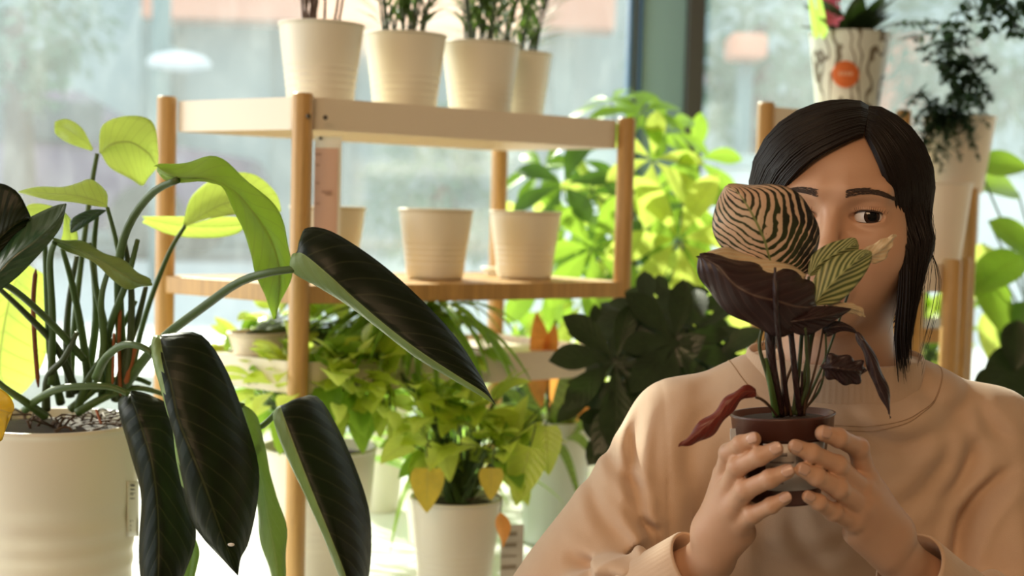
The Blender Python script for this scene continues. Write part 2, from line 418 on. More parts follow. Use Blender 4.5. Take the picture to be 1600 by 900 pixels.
# street trees
def tree(px, py, Y, r, label, seed):
    rg = random.Random(seed); c = U(px, py, Y); t = thing('street_tree', (c.x, c.y, ZO), label, 'tree')
    b = MB(); b.tube(curve([(c.x, c.y, ZO), (c.x+.05, c.y, ZO+(c.z-ZO)*.4), (c.x, c.y, c.z)], 8), [.14, .13, .12, .11, .1, .09, .08, .06], 10); b.build('trunk', M_brown, t)
    b = MB()
    for i in range(1500):
        a = rg.uniform(0, 2*math.pi); z = rg.uniform(-1, 1); q = math.sqrt(1-z*z); rr = r*rg.uniform(.3, 1)**.5*(1+.18*math.sin(a*3+z*4))
        o = Vector((q*math.cos(a), q*math.sin(a), z))
        addleaf(b, c+o*rr, o+Vector((rg.uniform(-.6,.6), rg.uniform(-.6,.6), rg.uniform(-.8,.3))), (0,0,1), r*.15, r*.09, .4, 'ovate', 3, rng=rg)
    b.build('crown', M_tree, t)
M_tree = mat_leaf('street_tree_leaf', (.10, .22, .15), None, 5, 1, .1, (.3, .5, .36), .4, .6, .03, None, .3, 0)
tree(20, 15, 9.5, .62, 'dark green street tree outside at the corner above the parked cars', 1)
tree(1185, 40, 10.5, .85, 'blurred bluish green tree seen through the pane beside the dark mullion', 2)
tree(1520, 60, 10.8, .85, 'blurred bluish green tree outside behind the hanging vine', 3)
tree(690, 290, 9.5, .55, 'small pale green tree outside seen between the shelves of the plant stand', 4)
bt = thing('kiosk', (U(1165, 70, 8.6).x, 8.6, ZO), 'salmon coloured kiosk outside in front of the bluish green tree', 'kiosk')
c = U(1165, 75, 8.6); b = MB(); b.box((c.x, 8.6, c.z), (.22, .3, .15)); b.build('sign_box', M_pink, bt, smooth=False, bevel=.03)
b = MB(); b.tube([(c.x, 8.6, ZO), (c.x, 8.6, c.z-.1)], .05, 10); b.build('post', M_fac2, bt)
c = U(1400, 110, 12.6); wl = thing('painted_shed', (c.x, 12.6, ZO), 'salmon painted shed outside behind the patterned pot', 'shed')
b = MB(); b.box((c.x, 12.6, (c.z+ZO+.3)/2), (.42, .5, c.z-ZO+.3)); b.build('wall', M_pink, wl, smooth=False)
b = MB(); b.box((c.x, 12.6, c.z+.33), (.6, .6, .06)); b.build('roof', M_fac2, wl, smooth=False)
c = U(1300, 280, 8); hd = thing('garden_wall', (c.x, 8, ZO), 'long pale low wall outside behind the bamboo stand near the head', 'wall'); hd['kind'] = 'thing'
b = MB(); b.box((c.x+1.2, 8, ZO+.38), (5.5, .3, .76)); b.build('masonry', mat_plain('pale_masonry', (.78, .82, .82), .8, .04, 2), hd, smooth=False)
b = MB(); b.box((c.x+1.2, 8, ZO+.80), (5.6, .36, .07)); b.build('coping', M_fac, hd, smooth=False)

# ------------------------------------------------------------------ tables
TZ = .73
def table(name, x0, x1, y0, y1, label):
    t = thing(name, ((x0+x1)/2, (y0+y1)/2, 0), label, 'table')
    b = MB(); b.box(((x0+x1)/2, (y0+y1)/2, TZ-.02), (x1-x0, y1-y0, .04)); b.build('tabletop', M_table, t, smooth=False, bevel=.004)
    for x in (x0+.05, x1-.05):
        for y in (y0+.05, y1-.05):
            b = MB(); b.box((x, y, (TZ-.04)/2), (.05, .05, TZ-.04)); b.build('leg', M_table, t, smooth=False)
    return t
table('display_table', -1.3, 1.9, 1.80, 3.2, 'long white display table under the plant stands')
table('side_table', -.95, -.33, 1.38, 1.795, 'white side table carrying the large philodendron pot')

# ------------------------------------------------------------------ plant stands
def stand(label, posts, ztop, zbot, trays, rails, lip=.045, mat=None, r=.0145):
    """posts: 4 (x,y) in order FL, FR, BR, BL; trays: z of lip top; rails: z of slatted wooden shelves"""
    c = sum((Vector((x, y, 0)) for x, y in posts), Vector())/4
    t = thing('plant_stand', (c.x, c.y, zbot), label, 'plant stand')
    for i, (x, y) in enumerate(posts):
        b = MB(); b.lathe([(0, zbot), (r*.9, zbot), (r, zbot+.004), (r, ztop[i]-.003), (r*.88, ztop[i]), (0, ztop[i])], (x, y, 0), 24); b.build('post', M_wood, t)
    def quad(inset, z):
        out = []
        for x, y in posts:
            v = Vector((x, y, 0)); out.append(v + (c*1 - v).normalized()*inset + Vector((0, 0, z)))
        return out
    for z in trays:
        q = quad(.006, 0); n = 6; path = []
        for i in range(4):                                   # rounded corners
            p0, p1, p2 = q[i-1], q[i], q[(i+1) % 4]; a = p1 + (p0-p1).normalized()*.03; e = p1 + (p2-p1).normalized()*.03
            for k in range(n): s = k/(n-1); path.append(a*(1-s)**2 + p1*2*s*(1-s) + e*s*s)
        cc = sum(path, Vector())/len(path)
        def ring(off, zz): return [p + (cc-p).normalized()*off + Vector((0, 0, zz)) for p in path]
        b = MB(); m = len(path)
        b.grid([ring(.0, z-lip), ring(0, z), ring(.003, z), ring(.003, z-.009)], closed=True)
        base = len(b.v); b.v.extend([tuple(v) for v in ring(.003, z-.009)]); b.face([base+k for k in range(m)])
        base = len(b.v); b.v.extend([tuple(v) for v in ring(.003, z-.012)]); b.face([base+k for k in range(m)][::-1])
        b.grid([ring(.003, z-.012), ring(.003, z-lip), ring(0, z-lip)], closed=True)
        b.build('tray', M_tray, t, smooth=False)
    for z in rails:
        q = quad(0, z-.013)
        for i in range(4):
            a, e = q[i], q[(i+1) % 4]; d = (e-a).normalized(); w = d.cross(Vector((0, 0, 1)))
            b = MB(); b.box((a+e)/2, ((e-a).length-.02, .016, .026), (d, w, Vector((0,0,1)))); b.build('rail', M_wood, t, smooth=False, bevel=.002)
        for k in range(5):                                   # slats run between the short rails
            s = (k+.5)/5; a = q[0].lerp(q[3], s*.94+.03); e = q[1].lerp(q[2], s*.94+.03); d = (e-a).normalized(); w = d.cross(Vector((0, 0, 1)))
            b = MB(); b.box((a+e)/2+Vector((0, 0, .006)), ((e-a).length-.012, .040, .012), (d, w, Vector((0,0,1)))); b.build('slat', M_wood, t, smooth=False, bevel=.0015)
    return t
def xy(px, py, Y): p = U(px, py, Y); return (p.x, p.y)
PFL, PFR, PBR, PBL = xy(468, 450, 1.95), xy(973, 400, 2.30), xy(777, 400, 2.52), xy(258, 400, 2.12)
ZT, ZM, ZL = 1.449, 1.187, 1.078
st = stand('tall bamboo plant stand holding rows of cream pots by the window', [PFL, PFR, PBR, PBL], [ZT+.003, ZT+.004, ZT-.03, ZT+.006], TZ+.0, [ZT-.001, ZL], [ZM])
# screws on the near post
for px, py in ((481, 181), (505, 182)):
    p = U(px, py, 1.93); b = MB(); b.ball(p + Vector((0, .004 if px < 490 else .022, 0)), (.0035, .002, .0035)); b.build('screw', M_screw, st)
# hanging card clipped to the near post
pc0 = U(492, 213, 2.0); pc1 = U(531, 372, 2.0)
cd = thing('price_card', (pc0.x, 2.0, pc1.z), 'pinkish card with a pale border hanging beside the near bamboo post', 'card')
b = MB(); b.box(((pc0.x+pc1.x)/2, 2.0, (pc0.z+pc1.z)/2), (pc1.x-pc0.x, .002, pc0.z-pc1.z)); b.build('card_back', mat_plain('card_white', (.80, .80, .72), .6, .02), cd, smooth=False)
b = MB(); q0 = U(492, 231, 1.9985); q1 = U(526, 372, 1.9985); b.box(((q0.x+q1.x)/2, 1.9985, (q0.z+q1.z)/2), (q1.x-q0.x, .001, q0.z-q1.z)); b.build('printed_panel', mat_plain('card_pink', (.62, .40, .30), .6, .04), cd, smooth=False)
b = MB()
for px, py, w, h in ((497, 241, 9, 3), (496, 258, 7, 2.4), (496, 286, 6, 2.4), (496, 318, 7, 2.4), (510, 300, 16, 3.5), (513, 304, 10, 3)):
    q = U(px, py, 1.9975); b.box((q.x, 1.9975, q.z), (w*.0009, .0006, h*.0009))
b.build('printed_lines', mat_plain('card_ink', (.40, .24, .17), .6, .04), cd, smooth=False)
b = MB(); q = U(501, 216, 1.997); b.ball(q, (.0025, .0012, .0025)); b.build('eyelet', M_screw, cd)

# ------------------------------------------------------------------ pots
def potthing(name, px, Y, rt, h, z, label, cat='plant pot', group=None, taper=.76, grooves=(.52,.60,.68,.76), mat=None, soil=None, gd=.0014):
    x = px if px < 5 and px > -5 else U(px, 400, Y).x
    t = thing(name, (x, Y, z), label, cat, group)
    b = MB(); b.lathe(pot_prof(rt, h, taper, .004, grooves, gd), (x, Y, z), 64); b.build('pot', mat or M_pot, t)
    if soil is not None:
        b = MB(); zz = z+h-soil; rr = rt*(taper+(1-taper)*(1-soil/h))-.004
        b.lathe([(0, zz+.004), (rr*.5, zz+.005), (rr*.9, zz+.001), (rr, zz-.001), (rr, zz-.006)], (x, Y, 0), 40); b.build('soil', M_potin, t)
    return t
lab = ['cream ribbed pot under the leaning philodendron leaf on the middle shelf', 'empty cream ribbed pot in the middle of the slatted shelf', 'empty cream ribbed pot nearest the right end of the slatted shelf']
for (px, Y), l in zip(((511, 2.20), (680, 2.24), (820, 2.33)), lab):
    potthing('empty_pot', px, Y, .0590, .110, ZM, l, group='empty cream pots on the middle shelf')
p = U(794, 432, 2.44); b = MB(); 
s_ = potthing('small_dish', 780, 2.43, .030, .012, ZM, 'small white dish standing between two empty cream pots', 'dish', grooves=())

# palms along the top tray
def palm(px, Y, n, spread, leafy, label, seed, h=.125):
    rg = random.Random(seed)
    t = potthing('potted_palm', px, Y, .0625, h, ZT-.010, label, 'potted plant', 'palms in cream pots along the top tray', soil=.012)
    x0, z0 = t.location.x, ZT-.010+h-.012
    for k in range(n):
        a = rg.uniform(0, 2*math.pi); rr = rg.uniform(.01, .04); b0 = Vector((x0+rr*math.cos(a), Y+rr*math.sin(a), z0-.005))
        H = rg.uniform(.14, .26) ; e = b0 + Vector((math.cos(a)*spread*rg.uniform(.4, 1), math.sin(a)*spread*rg.uniform(.4, 1), H))
        path = curve([b0, b0.lerp(e, .5)+Vector((0, 0, .02)), e], 12)
        b = MB(); b.tube(path, [.0024, .0009], 6)
        if k % 3 == 0: b.tube(curve([b0, b0+Vector((0,0,.03)), b0+Vector((.004,0,.055))], 5), [.0032, .002], 6)
        lo = 2 if leafy else 7
        b.cur = 1
        for i in range(lo, 12):
            for s in (-1, 1):
                if rg.random() < .12: continue
                d = (path[min(i+1, 11)]-path[i-1]).normalized(); sd = d.cross(Vector((math.sin(a), -math.cos(a), .2))).normalized()*s
                L = rg.uniform(.045, .075)*(1 if leafy else .8)
                addleaf(b, path[i], d*.9+sd*.8+Vector((rg.uniform(-.3,.3), rg.uniform(-.3,.3), 0)), (0, 0, 1), L, L*.14, .5, 'lance', 5, rng=rg)
        b.build('frond', [M_brown if not leafy else M_stemd, M_palm], t)
    return t
palm(496, 2.09, 9, .05, False, 'palm with thin dark bare stems in the nearest cream pot of the top tray', 11)
palm(627, 2.19, 13, .06, True, 'leafy palm in the second cream pot counted from the near bamboo post', 12)
palm(744, 2.28, 15, .05, True, 'dense leafy palm in the third cream pot of the top tray row', 13)
palm(797, 2.41, 9, .09, True, 'loose palm in the furthest cream pot, half hidden by the third', 14)
b = None
# ------------------------------------------------------------------ the big philodendron (near, on the side table)
PP = U(82, 665, 1.60)
ph = potthing('potted_philodendron', PP.x, 1.60, .0985, PP.z-TZ+.006, TZ, 'large philodendron with long drooping leaves in a big cream ribbed pot', 'potted plant', soil=.010, taper=.86,
    grooves=(.30,.318,.336,.40,.418,.47,.488,.54,.56,.60,.64), gd=.0012)
PX, PY, PZ = PP.x, 1.60, PP.z
rg = random.Random(5)
b = MB()
for i in range(34):
    a = rg.uniform(0, 6.28); r = rg.uniform(.03, .088); b.ball((PX+r*math.cos(a), PY+r*math.sin(a), PZ-.003), rg.uniform(.0014, .003), 7, 5)
b.build('perlite', M_perl, ph)
b = MB(); rg = random.Random(6)
for i in range(40):
    a = rg.uniform(0, 6.28); r = rg.uniform(.0, .085); p0 = Vector((PX+r*math.cos(a), PY+r*math.sin(a), PZ-.008))
    b.tube(curve([p0, p0+Vector((rg.uniform(-.02,.02), rg.uniform(-.02,.02), rg.uniform(.006,.022))), p0+Vector((rg.uniform(-.04,.04), rg.uniform(-.04,.04), rg.uniform(-.002,.02)))], 6), [.002, .0008], 5)
b.build('dry_roots', M_brown, ph)
# barcode sticker on the pot
def on_pot(px, py):
    p = U(px, py, 1.56); d = p - CAM; d.normalize()
    ox, oy = CAM.x-PX, CAM.y-PY; z = p.z; R0 = .0985*(.86+.14*max(0, (z-TZ)/(PZ-TZ)))+.0006
    A = d.x*d.x+d.y*d.y; B = 2*(ox*d.x+oy*d.y); C = ox*ox+oy*oy-R0*R0; D = B*B-4*A*C
    if D < 0: D = 0
    return CAM + d*((-B-math.sqrt(D))/(2*A))
b = MB(); rows = []
for j in range(9):
    rows.append([on_pot(199+ (217-199)*k/6, 752+ (838-752)*j/8)+Vector((0, -.0003, 0)) for k in range(7)])
b.grid(rows); st_ = b.build('barcode_sticker', mat_plain('sticker_paper', (.72, .70, .60), .5, .02), ph, solid=.0003)
b = MB()
for py0, py1 in ((756, 760), (763, 766), (769, 774), (777, 780), (812, 816), (819, 823), (826, 830)):
    b.grid([[on_pot(x, py)+Vector((0, -.0009, 0)) for x in (204, 208, 211)] for py in (py0, py1)])
b.build('barcode_print', mat_plain('sticker_ink', (.10, .09, .07), .6, .02), st_, solid=.0002)

def plf(rows, mats, label=None, pet=None, pr=(.0042, .0026), pm=None, wav=0.0, bulge=.12, m=7, n=30, thick=.0007, par=None, name='leaf', front=1, flap=False):
    b = MB(); rowleaf(b, rows, n, m, bulge, wav, 3.6, front, flap)
    o = b.build(name, mats, par or ph, solid=thick)
    if label: o['label'] = label
    if pet:
        b = MB(); b.tube(pxcurve(pet, 20), list(np.linspace(pr[0], pr[1], 20)), 10); b.build('stalk', pm or M_stem, o)
    return o
TB = [M_phtop, M_phbot]
# A: big dark hanging leaf, its other half folded back showing the pale underside
A = [(240,524, 250,525, 256,523, 1.46,1.46,1.46), (236,545, 256,560, 312,522, 1.45,1.435,1.46), (243,580, 268,605, 352,575, 1.445,1.42,1.46), (258,625, 278,655, 385,660, 1.44,1.41,1.46),
     (270,670, 300,710, 404,730, 1.43,1.40,1.45), (278,730, 322,765, 401,790, 1.42,1.395,1.44), (302,818, 345,830, 388,848, 1.415,1.395,1.43), (352,878, 362,873, 376,872, 1.405,1.40,1.41), (371,898, 371,899, 372,898, 1.41,1.41,1.41)]
plf([r for r in A], TB, 'broad dark leaf hanging over the pot', [(185,592,1.56), (150,590,1.53), (165,560,1.50), (190,540,1.47), (218,541,1.455), (238,552,1.45)][1:], (.0050, .0030), flap=(1.0, -.5))
b = MB(); q = U(361, 851, 1.395); b.ball(q, (.0035, .001, .0018)); b.build('white_speck', M_perl, ph)
# B: second dark leaf behind it
Bl = [(200,612, 202,614, 206,612, 1.50,1.50,1.50), (187,628, 214,645, 238,618, 1.51,1.475,1.50), (188,660, 225,680, 268,640, 1.50,1.47,1.50), (205,705, 237,720, 287,712, 1.49,1.46,1.50),
      (218,765, 245,780, 302,800, 1.48,1.455,1.49), (219,835, 248,845, 304,850, 1.47,1.45,1.48), (220,905, 247,905, 288,900, 1.46,1.44,1.47), (232,955, 245,965, 262,950, 1.45,1.44,1.45), (246,990, 247,992, 248,990, 1.44,1.44,1.44)]
plf(Bl, TB, 'almost black leaf drooping down the front of the pot', [(40,640,1.55), (62,622,1.52), (95,607,1.50), (150,603,1.49), (178,606,1.49), (201,616,1.49)], (.0046, .0034), wav=.0015)
# C: pale leaf seen from behind
C = [(378,632, 380,632, 384,634, 1.50,1.50,1.50), (378,660, 388,668, 405,655, 1.52,1.50,1.51), (382,700, 398,705, 414,705, 1.52,1.50,1.51), (392,745, 410,755, 428,762, 1.515,1.50,1.50), (402,805, 420,815, 446,818, 1.51,1.49,1.50),
     (412,860, 430,868, 448,860, 1.50,1.49,1.50), (424,905, 436,910, 444,900, 1.50,1.49,1.50), (437,935, 438,937, 440,935, 1.50,1.50,1.50)]
plf(C, [M_phbot, M_phbot], 'pale green leaf turned underside outwards', [(200,640,1.60), (260,640,1.56), (330,622,1.53), (380,634,1.50)], wav=.002)
plf([(300,842, 303,842, 306,842, 1.53,1.53,1.53), (290,868, 300,870, 312,862, 1.53,1.53,1.53), (284,900, 296,905, 308,885, 1.53,1.53,1.53), (290,940, 292,942, 294,940, 1.53,1.53,1.53)], [M_phbot, M_phbot], 'pale leaf tip peeping under the dark leaf', n=14)
# D: dark leaf right of the near post
D_ = [(430,640, 438,634, 446,634, 1.50,1.50,1.50), (427,655, 444,652, 492,618, 1.49,1.475,1.52), (440,695, 458,690, 526,665, 1.485,1.465,1.52), (458,735, 478,742, 556,732, 1.48,1.455,1.51), (480,780, 498,792, 576,795, 1.47,1.445,1.50),
      (505,835, 520,846, 580,850, 1.46,1.435,1.49), (524,885, 540,898, 575,905, 1.455,1.435,1.48), (548,935, 553,945, 563,935, 1.45,1.435,1.46), (556,965, 556,966, 557,965, 1.45,1.45,1.45)]
plf(D_, TB, 'dark leaf hanging in front of the bamboo post', [(240,640,1.62), (300,655,1.58), (360,672,1.54), (405,668,1.52), (436,640,1.50)], (.0045, .0030), flap=True)
# E: the long diagonal leaf
E = [(456,398, 462,396, 472,390, 1.425,1.425,1.425), (456,424, 476,398, 476,358, 1.42,1.41,1.43), (500,450, 517,432, 518,362, 1.415,1.40,1.43), (548,480, 554,466, 590,408, 1.415,1.40,1.43), (600,520, 608,512, 655,465, 1.41,1.395,1.42),
     (652,560, 660,551, 712,527, 1.405,1.39,1.42), (708,593, 715,587, 748,583, 1.40,1.39,1.41), (752,619, 757,614, 764,614, 1.395,1.392,1.40), (773,632, 773,632, 774,632, 1.40,1.40,1.40)]
plf(E, TB, 'long dark leaf reaching diagonally across the near post', [(190,610,1.60), (225,562,1.57), (262,522,1.54), (320,478,1.50), (372,442,1.46), (420,426,1.43), (466,420,1.42)], (.0060, .0038), m=8, n=40, flap=True)
# F: big arching pale leaf
Fl = [(243,258, 246,262, 243,266, 1.47,1.47,1.47), (290,251, 275,277, 258,279, 1.48,1.45,1.46), (338,248, 325,279, 320,284, 1.48,1.45,1.45), (382,275, 365,298, 345,290, 1.48,1.455,1.45), (418,312, 398,335, 372,342, 1.48,1.455,1.46),
      (446,352, 422,372, 390,392, 1.48,1.46,1.46), (454,405, 436,415, 402,432, 1.48,1.46,1.47), (449,450, 436,460, 414,468, 1.48,1.47,1.48), (431,497, 431,498, 430,497, 1.49,1.49,1.49)]
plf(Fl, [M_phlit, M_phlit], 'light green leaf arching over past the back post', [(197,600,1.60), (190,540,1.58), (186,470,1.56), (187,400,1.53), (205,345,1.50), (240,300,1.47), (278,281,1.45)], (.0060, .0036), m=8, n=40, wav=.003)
# smaller and back-lit leaves
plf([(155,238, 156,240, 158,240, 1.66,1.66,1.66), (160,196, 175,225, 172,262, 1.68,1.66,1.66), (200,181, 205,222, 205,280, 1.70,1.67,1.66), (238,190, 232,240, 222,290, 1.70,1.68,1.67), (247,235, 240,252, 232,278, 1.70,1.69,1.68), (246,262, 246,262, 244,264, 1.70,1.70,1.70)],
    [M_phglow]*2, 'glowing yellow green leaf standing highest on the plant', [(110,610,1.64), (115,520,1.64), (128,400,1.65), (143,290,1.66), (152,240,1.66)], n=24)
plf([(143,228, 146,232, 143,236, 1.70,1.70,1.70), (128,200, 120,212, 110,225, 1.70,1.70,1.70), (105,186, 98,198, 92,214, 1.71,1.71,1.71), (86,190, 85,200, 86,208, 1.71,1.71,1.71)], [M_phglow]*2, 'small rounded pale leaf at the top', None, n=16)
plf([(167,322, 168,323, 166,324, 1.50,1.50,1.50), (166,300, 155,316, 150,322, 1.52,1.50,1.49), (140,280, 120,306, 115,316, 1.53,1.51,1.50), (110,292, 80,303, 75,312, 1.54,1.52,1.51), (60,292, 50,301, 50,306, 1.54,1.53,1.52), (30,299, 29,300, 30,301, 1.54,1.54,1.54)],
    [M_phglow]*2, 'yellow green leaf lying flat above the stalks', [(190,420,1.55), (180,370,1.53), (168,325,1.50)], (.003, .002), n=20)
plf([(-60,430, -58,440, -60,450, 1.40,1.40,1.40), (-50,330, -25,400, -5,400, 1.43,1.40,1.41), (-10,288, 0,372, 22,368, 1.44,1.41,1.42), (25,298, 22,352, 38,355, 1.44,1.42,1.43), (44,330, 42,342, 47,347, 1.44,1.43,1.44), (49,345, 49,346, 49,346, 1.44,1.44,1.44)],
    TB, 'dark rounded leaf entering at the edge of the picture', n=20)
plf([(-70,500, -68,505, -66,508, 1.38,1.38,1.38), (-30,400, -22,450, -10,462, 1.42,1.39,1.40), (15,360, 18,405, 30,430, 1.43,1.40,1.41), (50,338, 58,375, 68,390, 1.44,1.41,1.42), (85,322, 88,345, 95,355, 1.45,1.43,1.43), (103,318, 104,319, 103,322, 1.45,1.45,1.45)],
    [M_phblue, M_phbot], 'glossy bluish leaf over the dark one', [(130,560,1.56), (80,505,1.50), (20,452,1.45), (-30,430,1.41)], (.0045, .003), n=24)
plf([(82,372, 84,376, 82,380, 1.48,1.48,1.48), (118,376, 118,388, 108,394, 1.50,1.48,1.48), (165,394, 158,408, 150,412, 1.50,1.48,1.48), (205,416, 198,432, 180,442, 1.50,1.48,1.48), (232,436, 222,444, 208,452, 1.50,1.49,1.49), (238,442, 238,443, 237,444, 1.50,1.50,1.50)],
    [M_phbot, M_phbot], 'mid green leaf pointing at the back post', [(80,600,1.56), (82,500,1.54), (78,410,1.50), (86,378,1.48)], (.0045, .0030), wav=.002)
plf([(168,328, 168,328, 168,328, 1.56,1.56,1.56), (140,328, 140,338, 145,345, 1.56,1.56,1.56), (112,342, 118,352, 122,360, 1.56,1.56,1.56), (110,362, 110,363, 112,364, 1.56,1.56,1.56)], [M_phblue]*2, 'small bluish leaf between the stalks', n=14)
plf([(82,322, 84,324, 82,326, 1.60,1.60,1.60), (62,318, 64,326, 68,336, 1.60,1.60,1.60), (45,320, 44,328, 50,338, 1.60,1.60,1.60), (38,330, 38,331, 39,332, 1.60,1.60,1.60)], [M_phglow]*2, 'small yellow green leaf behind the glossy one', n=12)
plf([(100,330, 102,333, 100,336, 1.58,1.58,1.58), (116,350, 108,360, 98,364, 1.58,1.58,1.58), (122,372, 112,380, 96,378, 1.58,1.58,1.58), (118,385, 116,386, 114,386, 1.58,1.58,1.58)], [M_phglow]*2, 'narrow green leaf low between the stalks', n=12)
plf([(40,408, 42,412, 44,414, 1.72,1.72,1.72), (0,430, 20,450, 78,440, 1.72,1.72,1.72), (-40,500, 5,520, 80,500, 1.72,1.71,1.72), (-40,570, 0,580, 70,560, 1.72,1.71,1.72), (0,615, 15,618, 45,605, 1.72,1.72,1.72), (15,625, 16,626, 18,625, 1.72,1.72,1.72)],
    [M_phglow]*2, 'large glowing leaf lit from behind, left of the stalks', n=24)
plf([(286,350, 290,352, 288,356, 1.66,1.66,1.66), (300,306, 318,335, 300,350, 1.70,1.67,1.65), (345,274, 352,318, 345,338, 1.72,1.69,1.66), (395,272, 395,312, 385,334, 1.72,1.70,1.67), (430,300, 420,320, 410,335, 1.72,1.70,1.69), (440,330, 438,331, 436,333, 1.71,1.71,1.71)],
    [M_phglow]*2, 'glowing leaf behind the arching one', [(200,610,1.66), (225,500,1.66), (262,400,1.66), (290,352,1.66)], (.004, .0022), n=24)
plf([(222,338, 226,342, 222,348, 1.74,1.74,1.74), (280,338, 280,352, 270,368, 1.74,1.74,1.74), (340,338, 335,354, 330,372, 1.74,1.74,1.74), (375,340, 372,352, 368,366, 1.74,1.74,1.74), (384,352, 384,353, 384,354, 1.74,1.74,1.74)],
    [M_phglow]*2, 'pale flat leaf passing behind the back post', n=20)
# the bare stalks rising from the soil
for q in ([(97,388,1.55), (112,440,1.56), (128,520,1.58), (140,612,1.60)], [(120,400,1.60), (108,470,1.60), (104,540,1.60), (110,620,1.61)], [(215,375,1.52), (198,440,1.54), (170,520,1.57), (160,620,1.60)],
          [(170,420,1.50), (158,470,1.53), (162,540,1.56), (150,610,1.58)], [(140,380,1.58), (150,450,1.57), (165,520,1.57), (172,612,1.59)], [(0,452,1.52), (40,490,1.53), (90,545,1.56), (118,612,1.60)],
          [(-40,560,1.52), (0,600,1.52), (40,628,1.53), (70,650,1.56)], [(228,448,1.56), (215,500,1.57), (195,560,1.58), (180,625,1.60)], [(70,380,1.52), (74,470,1.54), (80,560,1.57), (95,630,1.60)],
          [(120,520,1.52), (100,560,1.54), (75,590,1.56), (72,640,1.58)], [(212,470,1.58), (180,530,1.58), (140,590,1.59), (120,640,1.60)], [(152,330,1.60), (146,400,1.60), (150,500,1.60), (132,620,1.61)],
          [(195,380,1.54),(205,450,1.55),(203,540,1.57),(190,622,1.6)], [(235,600,1.62),(205,590,1.61),(160,600,1.60),(110,640,1.6)], [(262,618,1.60),(215,606,1.60),(170,618,1.59),(120,645,1.59)]):
    b = MB(); b.tube(pxcurve(q, 16), list(np.linspace(.0026, .0052, 16)), 10); b.build('stalk', M_stem if q[0][0] % 3 else M_stemd, ph)
for q, w in (([(56,420,1.55), (52,470,1.55), (54,530,1.56), (60,605,1.58)], .0028), ([(212,540,1.57), (205,570,1.58), (196,600,1.58)], .003), ([(188,480,1.56), (186,540,1.57), (188,618,1.59)], .0022), ([(178,520,1.55), (176,600,1.57)], .0016), ([(150,640,1.53),(158,662,1.515)], .0015)):
    b = MB(); b.tube(pxcurve(q, 12), [.0006]+[w]*10+[.001], 8); o = b.build('dried_sheath', M_rust, ph); o['label'] = 'rust red dried sheath'
# variegated leaf of a neighbour, just entering at the edge
nb = U(-90, 665, 1.30); nbp = potthing('potted_croton', nb.x, 1.28, .055, .10, TZ, 'croton with a yellow edged leaf just showing at the picture edge', 'potted plant', soil=.01)
plf([(-60,600, -60,605, -60,610, 1.27,1.27,1.27), (-20,600, -22,640, -30,680, 1.27,1.26,1.27), (8,612, -2,640, 0,690, 1.27,1.26,1.27), (20,628, 16,645, 8,672, 1.27,1.26,1.27), (22,640, 21,641, 20,642, 1.27,1.27,1.27)],
    [M_yell, M_yell], None, None, par=nbp, n=16)
b = MB(); b.tube(curve([(nb.x, 1.28, TZ+.09), U(-80, 800, 1.28), U(-60, 605, 1.27)], 10), [.004, .002], 8); b.build('stalk', M_stem, nbp)
b = MB(); b.box((nb.x-.02, 1.28, TZ/2), (.18, .18, TZ-.0)); 
so = b.build('plinth', M_table, loc=(nb.x-.02, 1.28, 0), smooth=False, bevel=.004); tag(so, 'white square plinth under the croton pot', 'plinth')
# ------------------------------------------------------------------ foliage plants on the display table and the low tray
def rv(rg, s=1): return Vector((rg.uniform(-1, 1), rg.uniform(-1, 1), rg.uniform(-1, 1)))*s
def bush(t, blobs, base, n, L, W, kind, mat, seed, droop=.6, stem=M_stem, name='foliage', mats2=None, petw=.0011, out=.9, fold=.2, face=0.0):
    """blobs: (px,py,Y, rx,ry,rz metres). every leaf gets a petiole towards the base"""
    rg = random.Random(seed); b = MB(); base = Vector(base)
    mats = [mat] + (mats2 or []) + [stem]; C = [(U(q[0], q[1], q[2]), q[3:]) for q in blobs]
    for i in range(n):
        c, rr = C[i % len(C)]
        v = rv(rg); v = v.normalized()*rg.uniform(.35, 1)**.6
        p = c + Vector((v.x*rr[0], v.y*rr[1], v.z*rr[2]))
        d = (p-base).normalized()*.4 + v*out + rv(rg, .35) + Vector((0, -face, 0)); l = L*rg.uniform(.65, 1.15)
        b.cur = 0 if not mats2 or rg.random() < .72 else rg.randint(1, len(mats2))
        up = Vector((0, -.5*rg.random(), 1)) + rv(rg, .4)
        addleaf(b, p, d, up, l, W*l/L*rg.uniform(.85, 1.1), droop*rg.uniform(.6, 1.3), kind, 6, fold, 0, 0, rg)
        b.cur = len(mats)-1
        q = base + Vector((rg.uniform(-.015, .015), rg.uniform(-.015, .015), 0))
        b.tube(curve([p, p.lerp(q, .35)-d.normalized()*l*.3, q], 6), [petw, petw*1.8], 4, cap=False)
    return b.build(name, mats, t)

def palmate(t, px, py, Y, L, n, mat, seed, base, W=.30, tilt=None, droop=.55, pm=None, kind='obov'):
    rg = random.Random(seed); c = U(px, py, Y); b = MB()
    ax = Vector(tilt) if tilt else Vector((rg.uniform(-.5, .5), -.8, rg.uniform(.2, .8)))
    ax.normalize(); x = ax.orthogonal().normalized(); y = ax.cross(x); a0 = rg.uniform(0, 6.28)
    for k in range(n):
        a = a0 + 2*math.pi*k/n + rg.uniform(-.12, .12); d = x*math.cos(a)+y*math.sin(a)
        l = L*rg.uniform(.8, 1.1)*(.85+.25*max(0, -d.z)); addleaf(b, c+d*.004, d+ax*.18, ax, l, l*W*rg.uniform(.9, 1.15), droop, kind, 9, .16, 0, 0, rg)
    o = b.build('leaf', mat, t)
    b = MB(); base = Vector(base); b.tube(curve([c, c-ax*.04+Vector((0,0,-.01)), c.lerp(base, .55)+Vector((0,0,.02)), base], 12), [.0016, .0026], 7); b.build('stalk', pm or M_stem, o)
    return o

